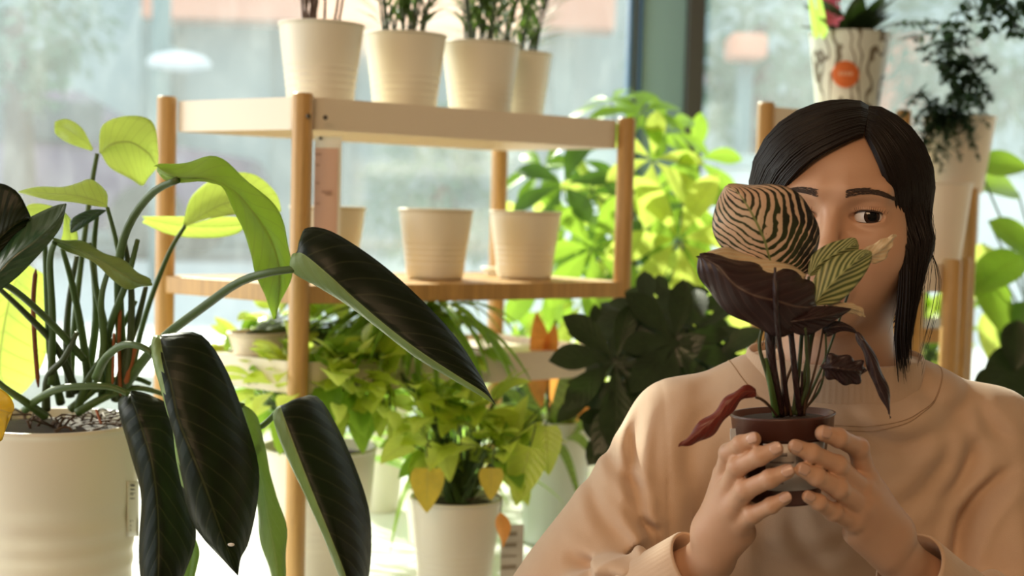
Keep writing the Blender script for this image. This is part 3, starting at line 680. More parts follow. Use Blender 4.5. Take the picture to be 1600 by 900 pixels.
# money tree with big palmate leaves between the stand and the dark mullion
mt = potthing('potted_money_tree', 985, 2.78, .095, .17, TZ, 'tall money tree with bright hand shaped leaves behind the far end of the stand', 'potted plant', soil=.015)
mx = mt.location.x; tz = TZ+.155
top = U(985, 300, 2.78)
b = MB()
for k in range(3):
    path = []
    for i in range(30):
        s = i/29; a = s*9 + k*2.094; path.append(Vector((mx + .011*math.cos(a)*(1-.2*s), 2.78+.011*math.sin(a), tz-.01 + s*(top.z-.06-tz))))
    b.tube(path, [.011, .007], 8)
b.build('braided_trunk', mat_plain('bark', (.22, .17, .09), .8, .2, 40, bump=.3), mt)
stemtop = (mx, 2.78, top.z-.07); stemlow = (mx, 2.78, top.z-.22)
G = [M_green, M_lime, M_deep]
for i, (px, py, Y, L, n, m, tl) in enumerate([
    (925, 388, 2.62, .135, 7, 0, (.0,-1,.15)), (880, 290, 2.66, .13, 6, 2, (-.3,-.8,.6)), (848, 262, 2.74, .11, 6, 0, (-.5,-.6,.6)), (905, 250, 2.85, .12, 6, 2, None),
    (1000, 175, 2.74, .115, 7, 0, (.1,-.6,.9)), (955, 160, 2.9, .11, 6, 0, (-.3,-.4,.9)), (1045, 205, 2.80, .13, 6, 0, (.4,-.6,.6)), (1020, 250, 2.66, .13, 6, 1, (.1,-.8,.5)),
    (1072, 320, 2.64, .145, 6, 0, (.3,-.9,.4)), (1060, 375, 2.58, .16, 7, 1, (.1,-1,.25)), (1010, 335, 2.72, .12, 6, 2, None), (1095, 430, 2.66, .15, 6, 1, None), (1030, 450, 2.62, .14, 6, 2, (-.1,-.9,.4)),
    (910, 470, 2.72, .13, 6, 1, None), (860, 430, 2.74, .12, 6, 0, None), (835, 350, 2.82, .10, 6, 1, None), (940, 330, 2.90, .13, 6, 2, None), (985, 420, 2.86, .14, 6, 1, None),
    (1088, 250, 2.9, .12, 6, 0, None), (880, 530, 2.8, .12, 6, 0, None), (940, 520, 2.9, .12, 6, 1, None), (1120, 500, 2.8, .12, 6, 1, None), (1090, 560, 2.9, .12, 6, 1, None),
    (890, 345, 2.78, .12, 6, 0, None), (925, 300, 2.74, .11, 6, 1, None), (870, 390, 2.9, .11, 6, 2, None), (1050, 520, 2.72, .13, 6, 1, None), (1000, 480, 2.7, .13, 6, 2, None)]):
    palmate(mt, px, py, Y, L, n, G[m], 100+i, stemtop if py < 330 else stemlow, .36, tl, .75)

# dark glossy umbrella plant in front of it
dk = potthing('potted_aralia', 985, 2.10, .062, .115, TZ, 'dark green aralia with hand shaped leaves beside the shoulder of the sweatshirt', 'potted plant', soil=.012)
dx = dk.location.x; dt = U(1010, 540, 2.10); b = MB()
b.tube(curve([(dx, 2.10, TZ+.10), (dx+.01, 2.10, 1.0), (dt.x, 2.10, dt.z)], 10), [.005, .003], 8); b.build('trunk', M_brown, dk)
for i, (px, py, Y, L, n) in enumerate([(962, 566, 2.0, .125, 8), (1012, 492, 2.06, .085, 8), (1055, 538, 2.02, .11, 8), (1095, 520, 2.10, .10, 7), (985, 520, 2.12, .09, 8), (1110, 570, 2.05, .10, 7), (1040, 480, 2.2, .08, 7),
    (1010, 600, 2.02, .12, 8), (945, 610, 2.14, .09, 7), (1060, 590, 2.12, .12, 8), (975, 660, 2.08, .08, 7), (935, 540, 2.18, .07, 7), (1080, 490, 2.2, .08, 7), (1125, 545, 2.2, .07, 6)]):
    palmate(dk, px, py, Y, L, n, M_fats, 300+i, (dt.x, 2.10, dt.z-.03), .40, (random.Random(i).uniform(-.3,.3), -.95, .35) if i in (0, 2, 7) else None, .6, M_stemd)

# pothos in the small white pot at the middle of the table
q = U(722, 776, 2.02)
po = potthing('potted_syngonium', 722, 2.02, .0665, q.z-TZ, TZ, 'lime green syngonium in the cream pot with a tag standing in full sun', 'potted plant', soil=.012, grooves=(.5,.56,.62,.68), gd=.0010)
pb = (po.location.x, 2.02, q.z-.01)
bush(po, [(722, 690, 2.0, .075, .05, .045), (668, 660, 2.0, .04, .05, .05), (790, 700, 2.0, .045, .05, .035), (740, 640, 2.04, .07, .05, .03)], pb, 100, .062, .040, 'heart', M_lime, 21, .9, mats2=[M_green, M_lime], face=.5)
for px, py, Y, L, W, d, m, lb in ((668, 745, 1.93, .062, .048, (.02,-.2,-1), M_yell, 'yellowing leaf hanging over the pot rim'), (768, 745, 1.94, .045, .035, (0,-.3,-1), M_yell, 'small yellow leaf on the pot rim'), (828, 712, 1.95, .085, .055, (-.25,-.3,-1), M_lime, 'broad lime leaf hanging at the side'), (852, 680, 1.98, .07, .045, (.1,-.3,-1), M_lime, 'drooping lime leaf nearest the grey green pot')):
    b = MB(); p = U(px, py-14, Y); addleaf(b, p, d, (0, -1, .2), L, W, .2, 'heart', 9, .15); o = b.build('leaf', m, po); o['label'] = lb
    b = MB(); b.tube(curve([p, p+Vector((0, .02, .03)), Vector(pb)], 8), .0012, 5); b.build('stalk', M_stem, o)
b = MB(); p = U(782, 800, 1.93); addleaf(b, p, (.1, -.3, -1), (.3, -1, 0), .05, .028, .1, 'lance', 8, .3, 0, 1.0); o = b.build('leaf', M_orange, po); o['label'] = 'withered tan leaf curling down the side of the pot'
b = MB(); b.tube(curve([p, p+Vector((-.005, .02, .02)), Vector(pb)], 8), .001, 5); b.build('stalk', M_brown, o)
tg = U(800, 862, 1.99); b = MB(); X = Vector((1, .35, 0)).normalized(); b.box(tg, (.034, .0012, .078), (X, X.cross(Vector((0,0,1))), Vector((0,0,1))))
tgo = b.build('price_tag', mat_plain('tag_paper', (.62, .60, .54), .5, .03), po, smooth=False)
b = MB()
for i in range(4): b.box(tg+Vector((-.004, -.003, .026-.016*i)), (.022, .0008, .006 if i != 2 else .002), (X, X.cross(Vector((0,0,1))), Vector((0,0,1))))
b.build('tag_print', mat_plain('tag_ink', (.30, .26, .20), .6, .02), tgo, smooth=False)

# wide cream planter with bushy plant behind the near post
q = U(500, 700, 2.08)
wp = potthing('potted_pothos', 503, 2.10, .087, q.z-TZ, TZ, 'bushy bright green plant in the wide cream pot behind the near bamboo post', 'potted plant', soil=.015, taper=.82, grooves=(.55,.6,.65,.7), gd=.001)
bush(wp, [(505, 610, 2.0, .09, .07, .045), (565, 612, 2.02, .05, .06, .05), (430, 612, 2.03, .06, .06, .045), (480, 580, 2.0, .09, .05, .03)], (wp.location.x, 2.10, q.z-.01), 100, .060, .040, 'heart', M_lime, 22, .8, mats2=[M_green, M_lime], face=.4)
# strap leaved plant on the low tray spilling forwards
def strappy(t, base, n, L, W, seed, mat, spread=(.2, 1.2), droop=1.9, dirs=None, name='foliage'):
    rg = random.Random(seed); b = MB(); base = Vector(base)
    for i in range(n):
        a = rg.uniform(0, 6.28) if dirs is None else rg.uniform(*dirs); s = rg.uniform(*spread)
        d = Vector((math.cos(a)*s, math.sin(a)*s, 1))
        l = L*rg.uniform(.7, 1.15); addleaf(b, base+Vector((math.cos(a), math.sin(a), 0))*.008, d, Vector((-math.cos(a), -math.sin(a), .5)), l, W*rg.uniform(.8, 1.2), droop*rg.uniform(.7, 1.2), 'strap', 14, .35, 0, rg.uniform(-.4, .4), rg)
    return b.build(name, mat, t)
sp_x = U(650, 560, 2.12).x
spp = potthing('potted_spider_plant', sp_x, 2.16, .050, .055, ZL-.009, 'spider plant with arching striped leaves on the lowest tray', 'potted plant', soil=.008)
strappy(spp, (sp_x, 2.16, ZL+.045), 60, .20, .012, 31, M_strap, (.5, 1.8), 2.6)
strappy(spp, (sp_x, 2.14, ZL+.045), 34, .22, .014, 32, M_green, (.8, 2.0), 2.4, (3.5, 6.0))
lx = U(402, 540, 2.13).x
lp = potthing('potted_nerve_plant', lx, 2.13, .045, .035, ZL-.009, 'low yellow green plant on the lowest tray between the left posts', 'potted plant', soil=.008)
bush(lp, [(400, 545, 2.2, .07, .05, .035), (540, 520, 2.18, .06, .05, .04), (440, 500, 2.25, .05, .05, .03)], (lx, 2.13, ZL+.025), 120, .050, .03, 'ovate', M_lime, 33, .6, mats2=[M_green])
fx = U(585, 560, 2.2).x
fp = potthing('potted_ficus', fx, 2.24, .045, .035, ZL-.009, 'small leafy lime plant behind the long diagonal leaf on the lowest tray', 'potted plant', soil=.008)
bush(fp, [(560, 580, 2.0, .06, .04, .04), (690, 560, 2.15, .07, .05, .05), (620, 620, 2.0, .08, .04, .03)], (fx, 2.24, ZL+.025), 100, .048, .028, 'ovate', M_lime, 34, .7, mats2=[M_lime, M_green])
# more strap plants in front, below the tray
nx = U(640, 700, 2.25); b = None
np_ = potthing('potted_dracaena', 690, 2.36, .055, .10, TZ, 'strap leaved plant behind the sunlit white pot', 'potted plant', soil=.01, mat=M_pot)
strappy(np_, (np_.location.x, 2.36, TZ+.09), 46, .30, .016, 35, M_strap, (.2, 1.1), 2.2)
# bromeliad with orange bract in the pale grey green pot
M_pale = mat_plain('pale_green_pot', (.64, .70, .66), .35, .03, 6)
q = U(876, 655, 2.40)
br = potthing('potted_bromeliad', 876, 2.40, .064, q.z-TZ, TZ, 'bromeliad with striped leaves and orange bracts in the pale grey green pot', 'potted plant', soil=.012, mat=M_pale, taper=.80, grooves=())
bx = br.location.x; bz = q.z-.02
def strip(px0, py0, Y0, px1, py1, Y1, W, mat, sag=.02, parent=br, name='leaf', kind='strap'):
    p0 = U(px0, py0, Y0); p1 = U(px1, py1, Y1); d = (p1-p0); n = 14; b = MB(); rows = []; uv = []
    sd = d.cross(Vector((0, -1, .3))).normalized()
    for i in range(n+1):
        t = i/n; c = p0.lerp(p1, t)+Vector((0, 0, sag*math.sin(math.pi*t))); w = W/2*PROF[kind](min(.999, max(.001, t)))
        rows.append([c+sd*w*k+Vector((0, -.25*abs(k)*w, .15*abs(k)*w)) for k in (-1, -.5, 0, .5, 1)]); uv.append([(.5+.5*k, t) for k in (-1, -.5, 0, .5, 1)])
    b.grid(rows, uv); return b.build(name, mat, parent)
for a in [(868, 690, 2.38, 970, 575, 2.24, .030), (862, 690, 2.38, 905, 548, 2.22, .026), (850, 690, 2.38, 945, 622, 2.26, .024), (845, 690, 2.38, 800, 560, 2.3, .022), (850, 690, 2.38, 765, 610, 2.3, .020), (860, 690, 2.38, 910, 800, 2.22, .018), (872, 690, 2.38, 940, 740, 2.24, .020),
          (880, 690, 2.42, 990, 620, 2.45, .028), (865, 690, 2.42, 860, 560, 2.5, .026), (850, 690, 2.36, 790, 690, 2.25, .02), (870, 690, 2.36, 985, 690, 2.3, .02)]:
    strip(*a[:7], M_brom, .03)
for a in [(850, 620, 2.34, 838, 486, 2.30, .036), (852, 600, 2.33, 868, 505, 2.3, .026), (848, 640, 2.33, 822, 560, 2.28, .028), (890, 660, 2.36, 925, 560, 2.34, .045), (885, 665, 2.36, 950, 600, 2.3, .040), (870, 660, 2.4, 880, 575, 2.42, .045), (780, 625, 2.34, 792, 545, 2.3, .022)]:
    strip(*a[:7], M_orange, .01, kind='lance')
b = MB(); b.tube(pxcurve([(862, 690, 2.38), (856, 600, 2.34), (868, 500, 2.31)], 10), [.004, .002], 8); b.build('flower_stalk', M_brown, br)
# far small pot beside the sleeve
sm = potthing('potted_cutting', 925, 2.18, .020, .052, TZ, 'tiny white pot of dark soil beside the sweatshirt sleeve', 'potted plant', soil=.005, grooves=())
fl = potthing('potted_ribbon_plant', 600, 2.62, .05, .20, TZ, 'tall white pot of long strap leaves half hidden behind the wide cream pot', 'potted plant', soil=.01, grooves=())
strappy(fl, (fl.location.x, 2.62, TZ+.19), 40, .30, .016, 36, M_green, (.2, 1.1), 2.0)
# a small green backdrop row of bushy plants at the window side of the table
for i, (px, py, Y, rr, m, lb) in enumerate([(700, 640, 2.85, .10, M_lime, 'bushy lime plant at the window side of the table behind the syngonium'), (460, 600, 2.9, .09, M_green, 'bushy green plant near the window behind the lowest tray'),
        (1170, 520, 2.95, .10, M_lime, 'bushy green plant behind the head and the held pot'), (1440, 530, 2.95, .08, M_lime, 'lime green plant low beside the hair and the right hand stand'), (800, 600, 3.05, .09, M_green, 'green plant near the glass behind the bromeliad')]):
    t = potthing('potted_bush', px, Y, .06, .11, TZ, lb, 'potted plant', soil=.01)
    bush(t, [(px, py, Y, rr, rr*.7, rr*.9)], (t.location.x, Y, TZ+.10), 90, .07, .045, 'ovate', m, 50+i, .6, mats2=[M_green], petw=.0014)

# ------------------------------------------------------------------ behind the head: second group of stands
def xyl(*a): return [xy(*q) for q in a]
zt2 = U(1193, 160, 2.42).z
st2 = stand('bamboo plant stand behind the head carrying the patterned pot', xyl((1193, 300, 2.42), (1407, 300, 2.62), (1432, 300, 2.98), (1222, 300, 2.80)), [zt2, U(1407, 172, 2.62).z, zt2-.03, zt2-.03], TZ, [zt2-.006], [zt2-.27])
zt3 = U(1508, 292, 2.50).z
st3 = stand('bamboo plant stand with the fern pot right of the head', xyl((1430, 450, 2.46), (1509, 450, 2.50), (1512, 450, 2.75), (1434, 450, 2.72)), [zt3-.002]*4, TZ, [zt3], [zt3-.25])
zt4 = U(1485, 405, 2.25).z
st4 = stand('low bamboo plant stand nearest the hair, holding a tan pot', xyl((1400, 480, 2.22), (1485, 480, 2.25), (1500, 480, 2.40), (1412, 480, 2.38)), [zt4]*4, TZ, [zt4-.008], [])
# patterned pot
M_pat, nt, out = newmat('patterned_pot'); bb = N(nt)
w = bb.new('ShaderNodeTexWave'); w.inputs['Scale'].default_value = 2.6; w.inputs['Distortion'].default_value = 14; w.inputs['Detail'].default_value = 2; w.inputs['Detail Scale'].default_value = 1.4
tc = bb.new('ShaderNodeTexCoord'); mp = bb.new('ShaderNodeMapping'); mp.inputs['Scale'].default_value = (5, 5, 3); bb.link(tc.outputs['Object'], mp.inputs[0]); bb.link(mp.outputs[0], w.inputs['Vector'])
c_ = bb.mix(bb.mr(w.outputs['Fac'], .80, .93), (.66, .68, .60, 1), (.17, .14, .09, 1)); pr = bb.principled(c_, .45); bb.link(pr.outputs[0], out.inputs[0])
pz = zt2-.015; pt = U(1315, 53, 2.60)
pp = potthing('patterned_planter', 1315, 2.60, .0735, pt.z-pz, pz, 'patterned pot with an orange round sticker standing above the head', 'potted plant', soil=.012, mat=M_pat, taper=.74, grooves=())
c = U(1321, 116, 2.53); b = MB(); b.lathe([(0, -.0008), (.024, -.0008), (.0245, 0), (.024, .0008), (0, .0008)], c, 32, (0, -1, .12)); sk = b.build('round_sticker', mat_plain('orange_sticker', (.85, .20, .05), .5, .03), pp); sk['label'] = 'orange round sticker'
b = MB()
for k in range(4): b.box(c+Vector((-.010+.0066*k, -.0018, .001)), (.0045, .0008, .0065))
b.build('sticker_print', mat_plain('sticker_white', (.95, .55, .35), .5, .02), sk, smooth=False)
ptz = pt.z-.01; rg = random.Random(77)
b = MB()
for i in range(26):
    a = rg.uniform(0, 6.28); addleaf(b, (pp.location.x+.02*math.cos(a), 2.60+.02*math.sin(a), ptz), (math.cos(a)*.9, math.sin(a)*.9, rg.uniform(.5, 1.6)), (0, 0, 1), rg.uniform(.07, .11), .04, .6, 'ovate', 7, .2, 0, 0, rg)
b.build('foliage', M_fats, pp)
for i, (px, py) in enumerate(((1296, 12), (1284, -6), (1304, -10), (1300, 28), (1315, -20))):
    p = U(px, py, 2.56); b = MB()
    for k in range(6): a = k*1.047; addleaf(b, p, (math.cos(a), -.6, math.sin(a)), (0, -1, 0), .022, .014, .1, 'ovate', 5, -.1, 0, 0, rg)
    o = b.build('flower', mat_plain('pink_petal_%d' % i, (.85, .22, .38), .6, .1), pp)
    b = MB(); b.tube(curve([p, p+Vector((0, .02, -.03)), (pp.location.x, 2.6, ptz)], 6), .0015, 6); b.build('stalk', M_stem, o)
for k, (px, w_) in enumerate(((1268, .014), (1280, .016))):
    strip(px+8, 60, 2.55, px-6, -30, 2.5, w_, M_strap, .0, pp)
# asparagus fern and its pot
M_tan = mat_plain('tan_pot', (.78, .66, .50), .5, .04, 8)
fz = zt3-.010; ft = U(1490, 182, 2.58)
af = potthing('potted_asparagus_fern', 1490, 2.58, .064, ft.z-fz, fz, 'feathery dark fern in a tan pot right of the head', 'potted plant', soil=.01, mat=M_tan, grooves=(), taper=.72)
def feather(t, p0, p1, sag, L, seed, mat=M_palm, nn=60, name='frond', rad=.0012):
    rg = random.Random(seed); P = curve([p0, Vector(p0).lerp(Vector(p1), .5)+Vector((0, 0, sag)), p1], nn); b = MB(); b.tube(P, [rad, rad*.5], 5); b.cur = 1
    for i in range(4, nn):
        for s in range(3):
            d = rv(rg); d.z *= .45; d = d.normalized(); addleaf(b, P[i], d, (0, 0, 1), L*rg.uniform(.5, 1.1)*math.sin(math.pi*(.12+.85*i/nn)), .0075, .3, 'lance', 3, .1, 0, 0, rg)
    return b.build(name, [M_stemd, mat], t)
M_fern = mat_leaf('dark_fern', (.022, .055, .022), None, 3, .2, .1, (.05, .12, .03), .2, .5, .08, None, .3, 0)
for i, (a, e, sg) in enumerate([((1475, 190), (1428, 255), .03), ((1480, 190), (1520, 230), .03), ((1470, 195), (1400, 200), .06), ((1480, 190), (1470, 270), .02), ((1485, 190), (1545, 200), .05), ((1478, 190), (1450, 235), .03), ((1478, 190), (1500, 250), .03), ((1478, 188), (1440, 215), .045), ((1482, 188), (1530, 250), .04), ((1474, 190), (1415, 235), .05), ((1478, 190), (1460, 255), .03), ((1486, 188), (1520, 205), .05), ((1470, 190), (1435, 275), .035), ((1480, 190), (1480, 235), .05)]):
    feather(af, U(a[0], a[1], 2.56), U(e[0], e[1], 2.44), sg, .030, 400+i, M_fern, 34)
# tan pot on the low stand
potthing('empty_tan_pot', 1470, 2.33, .046, U(1470, 283, 2.33).z-zt4+.016, zt4-.018, 'plain tan pot on the low stand against the hair', soil=.02, mat=M_tan, grooves=(), taper=.66)
# leafy plant at the edge
ep = potthing('potted_rubber_plant', 1640, 2.75, .08, .14, TZ, 'big leaved green plant at the picture edge right of the fern stand', 'potted plant', soil=.01)
eb = (ep.location.x, 2.75, TZ+.13)
for i, (px, py, Y, L, W, d, m) in enumerate([(1530, 262, 2.6, .09, .07, (1, -.2, .25), M_green), (1545, 345, 2.6, .13, .07, (.9, -.3, -.5), M_green), (1590, 300, 2.7, .14, .08, (-.6, -.4, .2), M_green), (1535, 430, 2.6, .12, .07, (.3, -.4, -.8), M_green), (1600, 400, 2.6, .15, .08, (-.8, -.3, -.3), M_green),
        (1560, 480, 2.65, .12, .07, (-.2, -.4, -.8), M_lime), (1600, 470, 2.6, .13, .08, (-.3, -.3, -1), M_deep), (1590, 500, 2.4, .09, .06, (-.1, -.3, -1), M_fats), (1535, 380, 2.7, .12, .08, (-.1, -.3, -.9), M_lime), (1620, 560, 2.4, .12, .09, (-1, -.3, -.3), M_fats), (1640, 600, 2.3, .13, .09, (-1, -.3, -.3), M_fats), (1570, 590, 2.5, .08, .06, (-.6, -.3, -.1), M_fats)]):
    p = U(px, py, Y); b = MB(); addleaf(b, p, d, (0, -.7, .7), L, W, .5, 'ovate', 10, .2); o = b.build('leaf', m, ep)
    b = MB(); b.tube(curve([p, p.lerp(Vector(eb), .5)+Vector((.03, 0, .03)), eb], 10), [.0018, .003], 6); b.build('stalk', M_stem, o)
# hanging vine from the ceiling
hp = U(1560, -190, 2.5)
hv = thing('hanging_basket', (hp.x, 2.5, hp.z-.06), 'hanging vine trailing down from above the picture, right of the head', 'hanging plant')
b = MB(); b.lathe([(0, -.06), (.06, -.06), (.085, .05), (.08, .05), (.056, -.052), (0, -.052)], hp, 36); b.build('pot', M_pot, hv)
b = MB(); b.lathe([(0, .038), (.076, .036), (.076, .03)], hp, 30); b.build('soil', M_potin, hv)
b = MB()
for k in range(3): a = k*2.094; b.tube([hp+Vector((.082*math.cos(a), .082*math.sin(a), .05)), (hp.x, 2.5, ZC-.02)], .001, 5)
b.tube([(hp.x, 2.5, ZC-.03), (hp.x, 2.5, ZC)], .006, 8)
b.build('hanging_wire', M_screw, hv)
def vine(pts, seed, L=.028, W=.016, nn=26, mat=M_fern):
    rg = random.Random(seed); P = pxcurve(pts, nn); b = MB(); b.tube(P, .0012, 5); b.cur = 1
    for i in range(1, nn):
        for s in (-1, 1, 0):
            if rg.random() < .25: continue
            addleaf(b, P[i]+rv(rg, .004), (s+rg.uniform(-.3, .3), rg.uniform(-.8, .2), rg.uniform(-.8, .2)), (0, -.4, 1), L*rg.uniform(.6, 1.2), W, .6, 'ovate', 4, .2, 0, 0, rg)
    b.build('trailing_stem', [M_stemd, mat], hv)
H0 = (1560, -150, 2.5)
for i, q in enumerate([[H0, (1545, -60, 2.46), (1548, 0, 2.45), (1540, 50, 2.45)], [H0, (1530, -80, 2.44), (1515, 10, 2.43), (1500, 70, 2.43), (1515, 120, 2.43), (1520, 165, 2.43)], [H0, (1575, -40, 2.45), (1572, 10, 2.45), (1592, 50, 2.45)],
        [H0, (1600, -40, 2.5), (1598, 20, 2.5)], [H0, (1535, -60, 2.5), (1490, 40, 2.5), (1478, 95, 2.5), (1500, 150, 2.5)]]):
    vine(q, 500+i)
for i, (a, e) in enumerate((((1520, 50), (1405, 62)), ((1510, 65), (1430, 78)), ((1510, 110), (1455, 95)), ((1515, 110), (1550, 160)), ((1515, 120), (1475, 165)), ((1520, 90), (1555, 110)), ((1505, 40), (1400, 38)), ((1510, 100), (1545, 150)), ((1505, 105), (1470, 130)), ((1512, 125), (1500, 168)), ((1515, 95), (1470, 110)), ((1520, 60), (1440, 95)), ((1512, 115), (1535, 170)))):
    feather(hv, U(a[0], a[1], 2.43), U(e[0], e[1], 2.38), .005, .026, 600+i, M_fern, 26, 'trailing_stem')
b = MB(); rg = random.Random(8)
for i in range(40):
    a = rg.uniform(0, 6.28); addleaf(b, hp+Vector((.05*math.cos(a), .05*math.sin(a), .04)), (math.cos(a), math.sin(a), .5), (0, 0, 1), .06, .03, 1.2, 'ovate', 6, .2, 0, 0, rg)
b.build('foliage', M_fern, hv)
# dark small leaves of another hanging plant near the blue frame
# ------------------------------------------------------------------ smooth bodies from blended distance fields
class Field:
    def __init__(s): s.p = []; s.disp = None
    def cone(s, a, b, ra, rb, k=.006, op='u'):
        s.p.append(('c', np.array(a, float), np.array(b, float), ra, rb, k, op, None))
    def chain(s, pts, rad, k=.004):
        for i in range(len(pts)-1): s.cone(pts[i], pts[i+1], rad[i], rad[i+1], k)
    def ell(s, c, r, k=.006, op='u', rot=None):
        s.p.append(('e', np.array(c, float), np.array(r, float), None, None, k, op, None if rot is None else np.array(rot, float)))
    def plane(s, c, n, k=.002, op='s', lim=None):
        s.p.append(('h', np.array(c, float), np.array(n, float)/np.linalg.norm(n), lim, None, k, op, None))
    def prim(s, q, P):
        t, a, b, ra, rb, k, op, rot = q
        if t == 'c':
            ab = b-a; w = P-a; h = np.clip(w@ab/max(ab@ab, 1e-12), 0, 1)
            return np.linalg.norm(w-h[:, None]*ab, axis=1)-(ra+(rb-ra)*h)
        if t == 'e':
            w = P-a
            if rot is not None: w = w@rot.T
            k0 = np.linalg.norm(w/b, axis=1); k1 = np.linalg.norm(w/(b*b), axis=1)
            return k0*(k0-1)/np.maximum(k1, 1e-9)
        if t == 'h':                                  # half space, limited to a ball
            d = (P-a)@b
            return np.maximum(-d, np.linalg.norm(P-a, axis=1)-ra)
    def ev(s, P, prims=None, disp=True):
        P = np.atleast_2d(P); d = np.full(len(P), 1.0)
        for q in (s.p if prims is None else prims):
            di = s.prim(q, P); k = q[5]
            if q[6] == 'u':
                h = np.clip(.5+.5*(d-di)/k, 0, 1); d = d*(1-h)+di*h-k*h*(1-h)
            else:
                h = np.clip(.5-.5*(d+di)/k, 0, 1); d = d*(1-h)-di*h+k*h*(1-h)
        if disp and s.disp is not None: d = d+s.disp(P)
        return d
    def mesh(s, lo, hi, h, B=14):
        lo = np.array(lo, float); nb = np.ceil((np.array(hi)-lo)/(h*B)).astype(int)
        idx = np.stack(np.meshgrid(*[np.arange(n) for n in nb], indexing='ij'), -1).reshape(-1, 3)
        cen = lo+(idx+.5)*h*B; rad = h*B*.9
        base = s.ev(cen, disp=False)
        dl = np.stack([s.prim(q, cen) for q in s.p])
        act = np.where(np.abs(base) < rad*1.5+.012)[0]
        g = np.stack(np.meshgrid(*[np.arange(B+1)]*3, indexing='ij'), -1).reshape(-1, 3)
        STR = np.array([nb[1]*B+4, 1, 0]); S1 = int(nb[2]*B+4); S0 = int((nb[1]*B+4)*S1)
        key = lambda c: (c[:, 0]+1)*S0+(c[:, 1]+1)*S1+(c[:, 2]+1)
        K = []; V = []; Q = []
        for bi in act:
            pr = [q for j, q in enumerate(s.p) if dl[j, bi] < rad*1.4+.03+q[5]]
            if not pr: continue
            o = idx[bi]*B; P = lo+(g+o)*h; d = s.ev(P, pr).reshape(B+1, B+1, B+1)
            ins = d < 0
            if ins.all() or not ins.any(): continue
            cnt = np.zeros((B, B, B)); acc = np.zeros((B, B, B, 3))
            for ax in range(3):
                sl0 = [slice(0, B+1)]*3; sl1 = [slice(0, B+1)]*3; sl0[ax] = slice(0, B); sl1[ax] = slice(1, B+1)
                d0 = d[tuple(sl0)]; d1 = d[tuple(sl1)]; cr_ = (d0 < 0) != (d1 < 0)
                t = np.where(cr_, d0/np.where(cr_, d0-d1, 1), 0)
                gi = np.stack(np.meshgrid(*[np.arange(n) for n in d0.shape], indexing='ij'), -1).astype(float); gi[..., ax] += t
                o1, o2 = [a for a in range(3) if a != ax]
                for u in (0, 1):
                    for v in (0, 1):
                        sl = [slice(0, B)]*3; sl[o1] = slice(u, u+B); sl[o2] = slice(v, v+B); sl = tuple(sl)
                        cnt += cr_[sl]; acc += gi[sl]*cr_[sl][..., None]
                # quads for edges that start at own nodes
                own = [slice(0, B)]*3; c_ = cr_[tuple(own)]; e = np.argwhere(c_)
                if len(e):
                    sgn = d0[tuple(own)][c_] < 0; eg = e+o
                    u1 = np.zeros(3, int); u1[o1] = 1; u2 = np.zeros(3, int); u2[o2] = 1
                    q4 = np.stack([key(eg-u1-u2), key(eg-u2), key(eg), key(eg-u1)], 1)
                    fl = sgn if ax != 1 else ~sgn
                    q4[~fl] = q4[~fl][:, ::-1]; Q.append(q4)
            m = cnt > 0; ci = np.argwhere(m); V.append(lo+(acc[m]/cnt[m][:, None]+o)*h); K.append(key(ci+o))
        K = np.concatenate(K); V = np.concatenate(V); Q = np.concatenate(Q)
        uk, first = np.unique(K, return_index=True); V = V[first]
        pos = np.searchsorted(uk, Q); pos = np.clip(pos, 0, len(uk)-1); ok = (uk[pos] == Q).all(1)
        return V, pos[ok]
    def grad(s, p, e=.0008):
        P = np.array([p]*6); P[range(6), [0,0,1,1,2,2]] += np.array([e,-e]*3); d = s.ev(P); n = np.array([d[0]-d[1], d[2]-d[3], d[4]-d[5]])
        return Vector(n/np.linalg.norm(n))
    def hit(s, px, py, y0=1.0):
        p0 = U(px, py, y0); d = (p0-CAM).normalized(); t = (p0-CAM).length
        for _ in range(90):
            dd = s.ev(np.array([CAM+d*t]))[0]
            if dd < .0002: break
            t += dd*.7
            if t > 2.2: break
        return CAM+d*t

def meshobj(name, V, Fq, mat, parent, attr=None):
    off = np.array(parent['_loc']); me = bpy.data.meshes.new(name)
    me.vertices.add(len(V)); me.vertices.foreach_set('co', (V-off).astype(np.float32).ravel())
    me.loops.add(len(Fq)*4); me.loops.foreach_set('vertex_index', Fq.astype(np.int32).ravel())
    me.polygons.add(len(Fq)); me.polygons.foreach_set('loop_start', np.arange(0, len(Fq)*4, 4, dtype=np.int32))
    me.update(calc_edges=True); me.validate()
    me.polygons.foreach_set('use_smooth', [True]*len(me.polygons)); me.materials.append(mat)
    o = bpy.data.objects.new(name, me); COL.objects.link(o); o.parent = parent; return o

# ------------------------------------------------------------------ the person
PX0 = .333
person = thing('person', (PX0, 1.46, .55), 'person in a beige sweatshirt holding a small potted plant before the face', 'person')
def mat_skin():
    m, nt, out = newmat('skin'); b = N(nt)
    n1 = b.noise(18, 3, .5); n2 = b.noise(420, 2, .6)
    c = b.mix(n1, (.50, .275, .165, 1), (.59, .35, .22, 1))
    p = b.principled(c, .48); p.inputs['Subsurface Weight'].default_value = .12; p.inputs['Subsurface Radius'].default_value = (1, .35, .2); p.inputs['Subsurface Scale'].default_value = .006
    b.link(b.bump(n2, .12, .0006), p.inputs['Normal']); b.link(p.outputs[0], out.inputs[0]); return m
M_skin = mat_skin()
EYZ = U(1345, 338, 1.33).z
HC = Vector((.3305, 1.412, EYZ)); YAW = R(21)
hr = Vector((math.cos(YAW), -math.sin(YAW), 0)); hf = Vector((-math.sin(YAW), -math.cos(YAW), 0)); hz = Vector((0, 0, 1))
HROT = [list(hr), list(hf), list(hz)]
def H(x, f, z): return HC + hr*x + hf*f + hz*z
bd = Field()
def he(c, r, k=.012, op='u'): bd.ell(H(*c), r, k, op, HROT)
